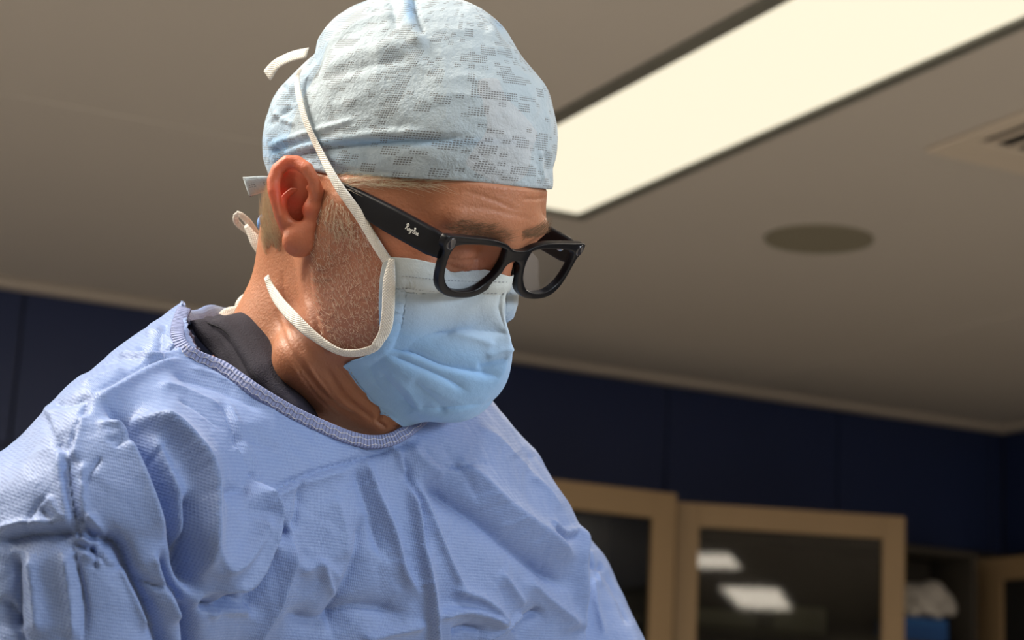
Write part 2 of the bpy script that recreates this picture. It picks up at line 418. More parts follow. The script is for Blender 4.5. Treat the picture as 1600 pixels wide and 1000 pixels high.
# round flush loudspeaker grille
t = empty('ceiling_speaker', (3.065, 4.27, HC), 'round flush loudspeaker grille in the ceiling, dull olive', 'speaker')
m_spk = noise_mat('speaker_mesh', (.25, .225, .165), (.23, .21, .155), 60, .8)
def disc(cx, cy, z0, z1, r, n=64, r0=None):
    V = [(cx+math.cos(6.28318*i/n)*q, cy+math.sin(6.28318*i/n)*q, z) for z, q in ((z1, r), (z0, r), (z0, r*.96)) for i in range(n)]
    V.append((cx, cy, z0)); Fc = []
    for k in range(2):
        for i in range(n): Fc.append((k*n+i, k*n+(i+1) % n, (k+1)*n+(i+1) % n, (k+1)*n+i))
    for i in range(n): Fc.append((2*n+i, 2*n+(i+1) % n, 3*n))
    return V, Fc
V, Fc = disc(3.065, 4.27, HC-.006, HC+.002, .150); mkmesh('grille', V, Fc, m_spk, t, smooth=False, view=False)
# square air vent with dark slots
t = empty('ceiling_vent', (3.07, 3.15, HC), 'square cream ceiling air vent with dark slots, by the right edge', 'vent')
m_vent = noise_mat('vent_paint', (.66, .57, .47), (.62, .54, .44), 6, .5); m_black = mat('vent_dark', (.006, .006, .006), .9)
vx0, vx1, vy0, vy1 = 2.775, 3.375, 2.85, 3.45
boxes('vent_frame', [((vx0, vy0, HC-.014), (vx0+.045, vy1, HC)), ((vx1-.045, vy0, HC-.014), (vx1, vy1, HC)), ((vx0+.045, vy0, HC-.014), (vx1-.045, vy0+.13, HC)), ((vx0+.045, vy1-.13, HC-.014), (vx1-.045, vy1, HC))], m_vent, t, bevel=.004)
boxes('vent_back', [((vx0+.04, vy0+.12, HC-.002), (vx1-.04, vy1-.12, HC-.001))], m_black, t, bevel=0)
x = vx0+.075
while x < vx1-.07:
    boxes('slat', [((x, vy0+.13, HC-.008), (x+.020, vy1-.13, HC-.004))], m_vent, t, bevel=.001); x += .062

# ---- storage cabinets along the back wall
def glass_door(parent, hinge, ang, width, z0, z1, st=.07, th=.03, name='door'):
    """framed glass door, hinge at its left edge, swung out by ang from the wall direction"""
    c, s = math.cos(ang), -math.sin(ang)
    def place(bs, nm, mt, par, bev=.003):
        V = []; Fc = []
        for lo, hi in bs:
            v, f = box(lo, hi); k = len(V); V += [(hinge[0]+c*a-s*b, hinge[1]+s*a+c*b, zz) for a, b, zz in v]; Fc += [tuple(i+k for i in q) for q in f]
        o = mkmesh(nm, V, Fc, mt, par, smooth=False, view=False)
        if bev: m = o.modifiers.new('bevel', 'BEVEL'); m.width = bev; m.segments = 2
        return o
    d = place([((0, -th, z0), (st, 0, z1)), ((width-st, -th, z0), (width, 0, z1)), ((st, -th, z1-st), (width-st, 0, z1)), ((st, -th, z0), (width-st, 0, z0+st)),], name, m_oak, parent)
    place([((st-.005, -th*.6, z0+st-.005), (width-st+.005, -th*.4, z1-st+.005))], 'door_glass', m_glass, d, 0)
    return d
def carcass(x0, x1, y0, y1, z1, label, group):
    t = empty('storage_cabinet', ((x0+x1)/2, (y0+y1)/2, 0), label, 'cabinet', group); k = .022
    boxes('cabinet_body', [((x0, y0, 0), (x0+k, y1, z1)), ((x1-k, y0, 0), (x1, y1, z1)), ((x0+k, y0, z1-k), (x1-k, y1, z1)), ((x0+k, y0, 0), (x1-k, y1, .08)), ((x0+k, y1-k, .08), (x1-k, y1, z1-k))], m_dark, t)
    for z in (.5, .95, 1.38, 1.78):
        boxes('shelf', [((x0+k, y0+.03, z), (x1-k, y1-k, z+.02))], m_shelf, t)
    return t
yc = YB - .45
c1 = carcass(2.35, 3.615, yc, YB-.02, 2.20, 'tall storage cabinet with tan wooden frame and dark glass doors, right behind the shoulder', 'storage cabinets on the back wall')
glass_door(c1, (2.36, yc-.002), 0, .625, .1, 2.235, st=.095)
glass_door(c1, (2.99, yc-.002), 0, .625, .1, 2.235, st=.095)
c2 = carcass(3.66, 5.125, yc+.14, YB-.02, 2.165, 'tall storage cabinet with one tan glass door swung open and white packs inside', 'storage cabinets on the back wall')
glass_door(c2, (3.69, yc+.10), math.radians(19), .86, .1, 2.222, st=.085)
# right wall cabinet, its frame turned towards the room
c3 = empty('storage_cabinet', (XR-.1, 5.4, 0), 'tan framed cabinet with black door in the corner at the right edge', 'cabinet', None)
boxes('cabinet_body', [((5.33, 4.4, 0), (XR, 6.28, 2.15))], m_dark, c3)
boxes('door', [((5.30, 5.3, .1), (5.33, 5.39, 2.165)), ((5.30, 6.10, .1), (5.33, 6.28, 2.165)), ((5.30, 5.39, 2.075), (5.33, 6.10, 2.165)), ((5.30, 5.39, .1), (5.33, 6.10, .2))], m_oak, c3)
boxes('door_panel', [((5.312, 5.39, .2), (5.322, 6.10, 2.075))], m_black, c3, bevel=0)
# supplies on the shelf of the open compartment
gb = empty('supply_box', (4.91, 6.15, 1.80), 'blue cardboard supply box on the shelf of the open cabinet', 'box')
boxes('carton', [((4.79, 6.10, 1.80), (5.03, 6.26, 1.88))], noise_mat('blue_card', (.03, .12, .38), (.025, .10, .32), 6, .6), gb, bevel=.004)
boxes('carton_flap', [((4.80, 6.095, 1.865), (5.02, 6.10, 1.895))], noise_mat('blue_card_flap', (.04, .16, .46), (.03, .13, .40), 6, .6), gb, bevel=.001)
_, Gr = grid(np.array([4.70, 6.02, 1.80]), np.array([5.26, 6.30, 2.10]), .008)
dd = ell(Gr, (4.93, 6.16, 1.965), (.16, .085, .075)); dd = smin(dd, caps(Gr, (4.98, 6.13, 2.0), (5.07, 6.12, 1.935), .045, .020), .04)
dd = smin(dd, caps(Gr, (4.88, 6.12, 1.95), (4.95, 6.06, 1.91), .035, .02), .03); dd = smin(dd, caps(Gr, (4.82, 6.13, 1.95), (4.82, 6.05, 1.92), .05, .03), .03)
Vb, Qb = nets(dd, np.array([4.70, 6.02, 1.80]), .008); Vb, Qb = subdiv(Vb, Qb); Vb = smooth(Vb, Qb, 2); Nb = vnormals(Vb, Qb); Vb = Vb - Nb*(np.abs(fbm(Vb, 30, 3, 31))*.010)[:, None]
ob = mkmesh('plastic_bag', Vb, Qb, noise_mat('bag_film', (.62, .58, .54), (.55, .52, .48), 10, .4), view=False); tag(ob, 'crumpled white plastic bag lying over the blue box in the open cabinet', 'bag')
# added white packs behind the glass, standing in for reflected ceiling lights
for i, (x0, x1, z0, z1) in enumerate(((3.80, 4.15, 1.80, 1.86), (4.22, 4.46, 1.80, 1.90), (4.55, 4.80, 1.40, 1.50))):
    pk_ = boxes('supply_pack', [((x0, 6.12, z0), (x1, 6.28, z1))], noise_mat('pack_paper', (.42, .39, .34), (.36, .33, .29), 8, .7), None, bevel=.012)
    tag(pk_, ['flat folded cream pack behind the swung door, left on the upper shelf', 'taller cream pack behind the swung door, right on the upper shelf', 'cream pack on the lower shelf inside the cabinet with the swung door'][i], 'pack', 'packs inside the cabinet')

# ================================================================== THE SURGEON
PERSON = empty('person', tuple(toworld(P(430, 700, 1.3))[:2]) + (0.0,), 'surgeon in pale blue cap, face mask, black glasses and blue gown, looking down', 'person')
# head axes in the viewing frame: HX to his left, HY ahead of the face, HZ up through the crown
HX = _n(np.array([.58, 0, -.815])); HY = np.array([.736, -.43, .524]); HY = _n(HY - HX*(HY@HX)); HZ = np.cross(HX, HY)
if HZ[1] < 0: HZ = -HZ
HO = P(811, 384, 1.2)
HA = np.array([HX, HY, HZ])
def Hp(x, y, z): return HO + (x*HX + y*HY + z*HZ)*1e-3       # head millimetres -> viewing frame
def Hinv(v): return (np.asarray(v) - HO) @ HA.T * 1e3
def onx(px, py, x):                                            # the spot seen at px,py on the head's side plane x
    r = P(px, py, 1.0); t = (x*1e-3 + HO@HX) / (r@HX); return r*t

def skin_material():
    m = mat('skin', (.62, .30, .17), .48, sub=.25, subr=(.012,), spec=.45); t = NT(m); c = t.coord('Object')
    a = t.t.nodes.new('ShaderNodeAttribute'); a.attribute_name = 'red'
    b = t.t.nodes.new('ShaderNodeAttribute'); b.attribute_name = 'beard'
    base = t.mix(t.noise(26, 4, .6, c), (.39, .16, .078), (.47, .21, .118))
    base = t.mix(t.math('MULTIPLY', t.noise(140, 3, .6, c), .35), base, (.37, .13, .065))
    base = t.mix(t.math('MULTIPLY', b.outputs['Fac'], .55), base, (.35, .165, .125))
    base = t.mix(t.math('MULTIPLY', a.outputs['Fac'], .8, clamp=True), base, (.58, .085, .042))
    t.l(base, t.b.inputs['Base Color'])
    n1 = t.bump(t.noise(420, 3, .6, c), .0005, .8)
    nd = t.t.nodes.new('ShaderNodeTexVoronoi'); nd.inputs['Scale'].default_value = 650; t.l(c, nd.inputs['Vector'])
    t.bump(nd.outputs['Distance'], .0002, .5, n1)
    return m
m_skin = skin_material()

# ---- head, jaw and neck
h = .0022; lo = np.array([-.215, -.125, -1.42]); hi = np.array([.075, .255, -1.05])
_, G = grid(lo, hi, h); A = HA
d = ell(G, Hp(0, -104, 26), (.073, .092, .086), A)
d = smin(d, ell(G, Hp(0, -58, -22), (.058, .058, .072), A), .03)
d = smin(d, ell(G, Hp(0, -52, -60), (.050, .052, .058), A), .03)
for s in (-1, 1):
    d = smin(d, caps(G, Hp(s*62, -88, -50), Hp(s*50, -62, -84), .014), .03)      # jaw angle
    d = smin(d, caps(G, Hp(s*50, -62, -84), Hp(s*16, -14, -102), .016, .017), .025)
    d = smin(d, caps(G, Hp(s*62, -84, -14), Hp(s*42, -38, -30), .012, .015), .03)  # cheek bone
    d = smin(d, ell(G, Hp(s*46, -50, -60), (.022, .035, .035), A), .02)
    d = smax(d, -sph(G, Hp(s*33, 0, -14), .018), .018)                            # eye socket
    d = smin(d, sph(G, Hp(s*32, -24, -13), .0145), .005)                          # closed lid over the eyeball
    d = smin(d, caps(G, Hp(s*13, -13, 9), Hp(s*46, -22, 9), .008, .007), .014)   # brow
    d = smin(d, caps(G, Hp(s*22, -17, -30), Hp(s*40, -28, -24), .004, .003), .008) # bag under the eye
d = smin(d, ell(G, Hp(0, -42, 32), (.052, .034, .036), A), .02)                  # forehead
d = smin(d, caps(G, Hp(0, -21, -6), Hp(0, 0, -42), .0060, .010), .012)            # nose
d = smin(d, ell(G, Hp(0, -10, -100), (.022, .020, .018), A), .02)                  # chin
NB = P(432, 655, 1.30)                                                            # root of the neck
d = smin(d, ell(G, Hp(0, -142, -50), (.052, .044, .055), A), .03)               # back of the skull base
dn = caps(G, Hp(0, -120, -22), P(440, 650, 1.31), .048, .060)                        # nape
dn = smin(dn, caps(G, Hp(0, -75, -60), P(505, 655, 1.29), .050, .055), .03)       # throat
dn = smin(dn, caps(G, Hp(-56, -104, -42), P(545, 665, 1.245), .013, .012), .02)  # tendon from ear to collar bone
dn = smin(dn, caps(G, Hp(-22, -35, -98), P(600, 668, 1.245), .020, .012), .02)
dn = smin(dn, caps(G, P(480, 560, 1.22), P(590, 655, 1.23), .022, .010), .02)
d = smin(d, dn, .018)
Vh, Qh = nets(d, lo, h); del d, dn
Vh = smooth(Vh, Qh, 2); Vh, Qh = subdiv(Vh, Qh); Vh = smooth(Vh, Qh, 2)
Vh = warp(Vh, [((880, 290), (865, 290), 40), ((872, 330), (862, 332), 25), ((838, 420), (824, 420), 35), ((828, 470), (808, 470), 35), ((815, 510), (800, 510), 35)])
Nh = vnormals(Vh, Qh)
SKIN = [([(430, 500), (455, 560), (500, 625), (540, 655)], 2, -.6), ([(455, 500), (480, 560), (530, 628), (575, 660)], 2, -.6), ([(520, 565), (560, 610), (600, 640)], 2.5, -.8), ([(540, 570), (580, 620), (625, 655)], 2, -.6), ([(478, 400), (474, 440), (482, 480)], 3, -1.0), ([(440, 420), (446, 470), (462, 520)], 3, -.6),
        ([(815, 310), (840, 311), (862, 306)], 2.2, -.8), ([(720, 297), (760, 308), (815, 332)], 3, -.5), ([(700, 322), (760, 326), (840, 345)], 4, -.4),
        ([(486, 385), (480, 430), (492, 500), (510, 560)], 5, -2.4), ([(500, 400), (492, 440), (505, 500)], 9, .9),
        ([(425, 470), (450, 540), (500, 610), (560, 655), (575, 668)], 4, -1.2), ([(508, 572), (540, 620), (590, 660)], 4, -1.6),
        ([(470, 540), (500, 600), (560, 652)], 6, .9), ([(440, 480), (470, 560), (520, 630)], 3, -.7), ([(456, 380), (462, 440), (470, 500)], 6, -.8),
        ([(600, 640), (590, 658), (606, 668)], 3, -1.5), ([(690, 400), (720, 408), (760, 402)], 2.5, -.7), ([(695, 412), (730, 424), (770, 418)], 4, -.6)]
Vh = strokes(Vh, Nh, SKIN)
def brim(hc): return np.interp(hc[:, 1], [-215, -195, -170, -147, -98, -52, -21, 5], [-42, -38, -27, -11, 1, 19.5, 32, 40])
_hc = Hinv(Vh); Vh = Vh - Nh*(.004*np.clip((_hc[:, 2] - brim(_hc) + 2)/5, 0, 1))[:, None]      # scalp pressed down by the cap
_x, _y = proj(Vh); _m = inpoly(_x, _y, [(630, 452), (795, 455), (795, 560), (755, 620), (690, 642), (640, 632), (590, 600), (572, 570), (606, 550), (618, 520)]) & (_hc[:, 1] > -70)
_w = smooth(np.stack([_m*1.0]*3, 1), Qh, 4)[:, :1]; Vh = Vh - Nh*.003*_w
BH = bvh(Vh, Qh)

# ---- ear, modelled finer and joined into the same skin mesh
def E(x5, y5, x): return onx(340 + x5/5, 230 + y5/5, x)
h = .0007
pts_out = [(768, 350, -78), (748, 250, -81), (695, 170, -83.5), (620, 122, -84), (545, 118, -87), (475, 175, -90), (440, 260, -92), (442, 340, -93), (462, 430, -92), (485, 520, -90), (508, 590, -87), (530, 650, -84)]
C = [E(*p) for p in pts_out]; allp = np.array(C)
lo = np.array([allp[:, 0].min()-.012, allp[:, 1].min()-.030, allp[:, 2].min()-.024]); hi = np.array([allp[:, 0].max()+.014, allp[:, 1].max()+.012, allp[:, 2].max()+.022])
_, G = grid(lo, hi, h)
helix = chain(G, C, [.0026, .0034, .0040, .0042, .0042, .0042, .0040, .0038, .0034, .0032, .0030, .0026])
# the thin plate between rim and skull: a disc following the ear's plane
pc = E(590, 400, -78.5); pn = _n(np.cross(E(690, 170, -80) - E(600, 700, -80), E(450, 330, -90) - E(730, 400, -73))); pn = pn if pn @ pc < 0 else -pn
up = _n(E(640, 150, -80) - E(600, 740, -80)); up = _n(up - pn*(up@pn)); sd = np.cross(up, pn); AE = np.array([sd, up, pn])
plate = ell(G, pc - pn*.0035, (.0130, .0215, .004), AE)
ear = smin(helix, plate, .004)
# scapha: groove inside the rim
ear = smax(ear, -chain(G, [E(640, 185, -83), E(560, 190, -87), (E(500, 250, -90)), E(490, 350, -91), E(505, 440, -90), E(520, 520, -88)], [.0022, .0035, .0036, .0034, .0028, .002]), .0025)
ear = smax(ear, -ell(G, E(615, 235, -84.5), (.0105, .010, .0055), AE), .004)
ear = smin(ear, helix, .0015)
ah = chain(G, [E(735, 318, -78), E(660, 335, -80.5), E(580, 345, -82.5), E(535, 385, -85), E(520, 450, -86), E(530, 520, -85.5), E(575, 575, -84), E(625, 580, -82), E(660, 610, -80)], [.0015, .0019, .0023, .0025, .0026, .0028, .0030, .0030, .002])
ear = smin(ear, ah, .0025)
ear = smax(ear, -ell(G, E(645, 440, -84), (.0115, .0125, .0085), AE), .003)          # concha
ear = smax(ear, -caps(G, E(690, 520, -82), E(705, 600, -78), .0042, .002), .002)      # notch
ear = smin(ear, ell(G, E(640, 735, -81), (.0108, .0102, .0068), AE), .0035)            # lobe
ear = smin(ear, caps(G, E(728, 500, -77), E(742, 600, -76), .0050, .0036), .004)      # tragus
ear = smin(ear, caps(G, E(768, 345, -77), E(762, 450, -75), .0030, .0042), .008)
ear = smin(ear, caps(G, E(700, 640, -78), E(720, 760, -76), .0045, .0030), .005)
Ve, Qe = nets(ear, lo, h); Ve = smooth(Ve, Qe, 3, .5)
Nse = vnormals(Ve, Qe)
BE = bvh(Ve, Qe)
Va = np.vstack([Vh, Ve]); Qa = np.vstack([Qh, Qe + len(Vh)])
px, py = proj(Va); isear = np.arange(len(Va)) >= len(Vh)
g = lambda x, y, r: np.exp(-(((px-x)**2 + (py-y)**2) / r**2))
red = np.where(isear, .30 + .8*g(436, 300, 20) + .8*g(460, 318, 16) + .5*g(450, 262, 22) + .3*g(478, 330, 14), .0)
red += np.where(~isear, .22*g(760, 420, 40) + .18*g(640, 380, 60), 0)
beard = np.clip(g(550, 470, 75) + g(540, 530, 60) + .6*g(545, 370, 40), 0, 1) * ~isear
BODY = mkmesh('body', Va, Qa, m_skin, PERSON, attrs={'red': red, 'beard': beard})

# ---- gown
TS = _n(np.array([.273, -.063, -.25])); UPW = M.T @ np.array([0, 0, 1.0]); TF = np.cross(TS, UPW); TF = _n(TF)
if TF[2] < 0: TF = -TF
TF = _n(TF - .30*UPW); TU = np.cross(TF, TS); TU = TU if TU[1] > 0 else -TU; TA = np.array([TS, TF, TU])
h = .0032; lo = np.array([-.46, -.34, -1.66]); hi = np.array([.28, .045, -.96])
_, G = grid(lo, hi, h)
SN, SF = P(150, 850, 1.12), P(738, 850, 1.385)
def torso(G):
    d = ell(G, P(455, 1010, 1.315), (.175, .120, .235), TA)
    d = smin(d, caps(G, P(300, 850, 1.20), P(600, 880, 1.315), .085, .085), .06)
    d = smin(d, caps(G, P(425, 648, 1.295), SN, .073, .073), .05)
    d = smin(d, caps(G, P(570, 725, 1.33), SF, .060, .073), .05)
    d = smin(d, caps(G, P(430, 650, 1.30), P(560, 740, 1.30), .066, .060), .05)
    d = smin(d, caps(G, SN, P(70, 1280, 1.07), .076, .066), .03)
    d = smin(d, caps(G, SF, P(800, 1250, 1.36), .068, .062), .03)
    return d
d = torso(G)
d = smin(d, caps(G, P(860, 930, 1.50), P(962, 1200, 1.42), .052, .058), .004)
Vg, Qg = nets(d, lo, h); del d
Vg = smooth(Vg, Qg, 2)
BT = bvh(Vg, Qg)
NECK = [(275, 505), (282, 540), (310, 560), (345, 575), (372, 594), (402, 616), (450, 645), (500, 669), (545, 687), (580, 694), (612, 690), (640, 674), (662, 655), (700, 600), (640, 500), (500, 430), (330, 430)]
# open the gown at the neck
cx, cy = proj(Vg[Qg].mean(1)); k = inpoly(cx, cy, NECK)
fc = Vg[Qg].mean(1); nf = np.cross(Vg[Qg[:, 2]]-Vg[Qg[:, 0]], Vg[Qg[:, 3]]-Vg[Qg[:, 1]])
k &= (fc[:, 1] > -.10) & ((nf @ UPW) > 0)
Qg = Qg[~k]; Vg, Qg, _ = compact(Vg, Qg)
Vg, Qg = subdiv(Vg, Qg); Vg = smooth(Vg, Qg, 2)
Vg = warp(Vg, [((20, 680), (20, 702), 60), ((144, 612), (144, 577), 80), ((220, 560), (218, 520), 65), ((262, 530), (276, 488), 42), ((885, 752), (864, 745), 60)])
Ng = vnormals(Vg, Qg)
GOWN = [
 # sleeve seam and its pleats
 ([(290, 548), (245, 562), (180, 592), (142, 614)], 3, -1.6, 'v'), ([(285, 556), (240, 574), (185, 602), (150, 622)], 8, 1.4),
 ([(142, 612), (126, 650), (110, 692), (104, 716)], 3, -1.8, 'v'), ([(104, 700), (108, 760), (122, 830), (132, 850)], 5, -2.5, 'v'),
 ([(130, 640), (118, 690), (116, 720)], 7, 1.6), ([(92, 690), (96, 760), (112, 830)], 9, 2.6), ([(130, 720), (128, 780), (140, 830)], 8, 2.2),
 ([(72, 622), (100, 630), (140, 616)], 6, -1.4), ([(66, 640), (84, 680), (104, 712)], 8, -2.0), ([(60, 610), (80, 660), (90, 700)], 7, 1.6),
 # deep folds running from the shoulder to the arm pit
 ([(150, 614), (200, 652), (240, 712), (266, 770), (290, 850), (308, 940)], 20, -9), ([(160, 640), (200, 690), (232, 760), (262, 850)], 22, 4.5),
 ([(315, 925), (316, 840), (313, 755), (282, 702), (232, 660), (200, 640)], 34, 9, 's', 5),
 ([(230, 664), (260, 720), (285, 780), (300, 860)], 12, 4.0),
 ([(296, 760), (302, 820), (306, 880), (309, 930)], 7, -6),
 ([(386, 742), (410, 780), (418, 808), (408, 835), (386, 878), (356, 914), (316, 928)], 34, 8, 's', 6),
 ([(330, 780), (360, 770), (385, 772)], 12, -2), ([(320, 900), (350, 880), (385, 840), (400, 800)], 12, 3), ([(314, 940), (345, 950), (372, 925)], 9, -5),
 ([(325, 965), (350, 955), (390, 950)], 8, 2.5),
 ([(455, 828), (450, 870), (424, 940), (385, 1004), (350, 1080)], 22, 6, 's', 8), ([(430, 815), (445, 830), (458, 832)], 8, -4), ([(415, 812), (440, 826), (456, 829)], 7, -3),
 ([(430, 850), (412, 900), (380, 960)], 14, -4),
 # fold over the sleeve
 ([(118, 832), (182, 842), (212, 900), (240, 948), (270, 1010), (290, 1060)], 26, -7, 's', 8), ([(190, 880), (214, 930), (240, 990)], 10, 3.0),
 ([(257, 851), (273, 897), (292, 934), (310, 1000), (318, 1050)], 16, -6, 's', 7), ([(240, 860), (262, 920), (285, 980)], 14, 3.5),
 ([(210, 898), (245, 914), (287, 926)], 5, -2.5, 'v'), ([(300, 940), (308, 980), (312, 1040)], 6, -6),
 ([(-10, 846), (35, 833), (105, 829), (124, 834)], 20, -4.5, 's', 4), ([(-10, 830), (35, 818), (100, 816)], 7, 2.0),
 ([(108, 838), (122, 890), (133, 953), (130, 1010)], 4, -2.5, 'v'), ([(96, 850), (105, 900), (112, 960), (112, 1010)], 12, 2.4),
 ([(20, 860), (24, 920), (20, 990)], 12, -4), ([(45, 860), (55, 930), (60, 1000)], 16, 3), ([(0, 930), (25, 980), (40, 1020)], 8, -3),
 ([(85, 770), (60, 785), (45, 815), (35, 833)], 3, -1.2, 'v'), ([(160, 712), (140, 740), (132, 760)], 3, -1.4, 'v'),
 ([(112, 846), (130, 856), (150, 862)], 4, -2.5, 'v'), ([(122, 838), (142, 848), (160, 845)], 4, 2.0), ([(125, 862), (145, 872), (160, 885)], 5, 2.0), ([(140, 850), (150, 870), (148, 890)], 4, -2), ([(160, 860), (172, 876), (190, 880)], 4, 1.5), ([(135, 800), (150, 820), (172, 838)], 7, 2.2), ([(125, 800), (136, 825), (150, 845)], 4, -2.4),
 ([(70, 770), (90, 800), (108, 822)], 6, 1.6), ([(60, 790), (80, 815), (95, 828)], 4, -1.4),
 # chest, left part
 ([(344, 620), (368, 696), (400, 764), (414, 800)], 3.5, -1.5, 'v'), ([(356, 620), (380, 692), (410, 760)], 8, 1.0), ([(360, 700), (375, 712), (390, 745)], 4, 1.2),
 ([(414, 774), (472, 745), (560, 717), (620, 700)], 4, -1.8, 'v'), ([(410, 786), (470, 757), (550, 732)], 10, 1.6),
 ([(270, 630), (300, 645), (345, 676)], 3, -.7, 'v'), ([(260, 585), (330, 600), (420, 640)], 16, -1.6), ([(290, 570), (350, 590), (430, 632)], 6, 1.2), ([(240, 600), (300, 620), (350, 640)], 12, 1.6),
 ([(210, 545), (245, 538), (285, 536)], 7, -2.6), ([(180, 552), (230, 556), (262, 556)], 7, 2.0), ([(262, 500), (252, 520), (246, 545)], 6, -2.0), ([(225, 520), (245, 515), (262, 522)], 6, 1.6),
 ([(150, 570), (190, 560), (225, 560)], 5, -1.2), ([(120, 600), (160, 585), (200, 575)], 6, 1.2),
 ([(472, 745), (468, 800), (460, 830)], 6, -2), ([(440, 700), (400, 690), (350, 690)], 10, -.8),
 ([(175, 700), (200, 690), (230, 700)], 4, -1.2), ([(150, 660), (190, 668), (215, 682)], 6, 1.2), ([(165, 690), (195, 685), (215, 676)], 3, -1.2, 'v'),
 # chest, right part
 ([(568, 706), (586, 766), (612, 827), (628, 892), (658, 936)], 9, 3.2), ([(556, 720), (574, 775), (590, 830), (600, 880)], 14, -2.2),
 ([(676, 1040), (673, 964), (658, 870), (645, 791), (636, 742)], 16, 4.5, 's', 5) , ([(622, 700), (640, 740), (655, 800), (665, 880)], 8, -2.2),
 ([(645, 744), (669, 802), (702, 885), (726, 928)], 8, 2.6), ([(606, 690), (625, 715), (636, 742)], 6, 1.8), ([(640, 690), (655, 715), (700, 745)], 12, 1.8), ([(560, 700), (600, 704), (640, 690)], 6, -1.2),
 ([(651, 744), (702, 773), (759, 813), (810, 856), (862, 900), (905, 925)], 22, -6.5), ([(700, 712), (745, 745), (800, 798), (862, 842), (910, 880)], 22, 4.0),
 ([(738, 660), (790, 700), (836, 750), (870, 800)], 16, 2.0), ([(690, 690), (710, 720), (760, 790)], 10, -1.2),
 ([(855, 812), (880, 832), (903, 824)], 4, 1.8), ([(860, 824), (884, 842), (905, 836)], 4, -2.0), ([(836, 700), (858, 730), (880, 738)], 5, -1.4), ([(820, 740), (852, 770), (880, 800)], 6, 1.4),
 ([(700, 920), (740, 930), (770, 950), (792, 980)], 12, 4.0), ([(670, 962), (720, 952), (766, 964), (790, 985)], 12, 4.5, 's', 5), ([(748, 1004), (788, 980), (818, 952)], 5, 2.8), ([(800, 990), (830, 965), (850, 950)], 10, -3.5),
 ([(700, 990), (730, 980), (760, 985)], 8, -3.0), ([(820, 900), (850, 930), (890, 965), (905, 990)], 14, 3.2), ([(780, 890), (800, 920), (820, 950)], 8, 2.2),
 ([(575, 798), (554, 892), (529, 950), (520, 1010)], 16, -3.6), ([(498, 870), (515, 915), (532, 940)], 9, 2.2), ([(468, 900), (500, 880), (540, 910)], 14, 1.5), ([(440, 960), (500, 975), (560, 950), (640, 960)], 26, -4.5), ([(560, 1000), (620, 985), (668, 975)], 9, 2.5),
 ([(520, 770), (540, 820), (545, 880)], 18, 1.6), ([(906, 1040), (906, 960), (905, 880), (903, 800)], 16, 4.0, 's', 3),
 # far sleeve
 ([(912, 880), (930, 890), (940, 880)], 5, -2.0), ([(925, 900), (930, 940), (945, 1000)], 6, 2.2), ([(915, 860), (925, 880), (940, 920)], 5, 1.5), ([(945, 890), (965, 930), (985, 980)], 6, -1.5),
 ([(655, 690), (690, 725), (740, 728)], 2.5, -.8, 'v'), ([(690, 727), (730, 728), (770, 724)], 2.5, -.7, 'v'),
]
_r = random.Random(12); SM = []
for _ in range(120):
    x0, y0 = _r.uniform(0, 920), _r.uniform(540, 1010); a_ = _r.choice([_r.uniform(.6, 1.5), _r.uniform(-.5, .3), _r.uniform(1.2, 2.2)]); l_ = _r.uniform(22, 75); b_ = a_ + _r.uniform(-.5, .5)
    SM.append(([(x0, y0), (x0+math.cos(a_)*l_/2, y0+math.sin(a_)*l_/2), (x0+math.cos(a_)*l_/2+math.cos(b_)*l_/2, y0+math.sin(a_)*l_/2+math.sin(b_)*l_/2)], _r.uniform(2.5, 9), _r.uniform(-.9, .8), _r.choice(['v', 'v', 's'])))
Vg = strokes(Vg, Ng, SM, crisp=True)
Vg = strokes(Vg, Ng, [(g_[0], g_[1]) + (g_[2]*2.0,) + tuple(g_[3:]) for g_ in GOWN], crisp=True)
fv = (fbm(Vg, 42, 3, 3))*.0014; rid = -np.abs(fbm(Vg, 95, 2, 5))*.0011 + -np.abs(fbm(Vg*np.array([1.0, .45, 1.0]), 170, 2, 9))*.0005
Vg = Vg + Ng*(fv+rid)[:, None]
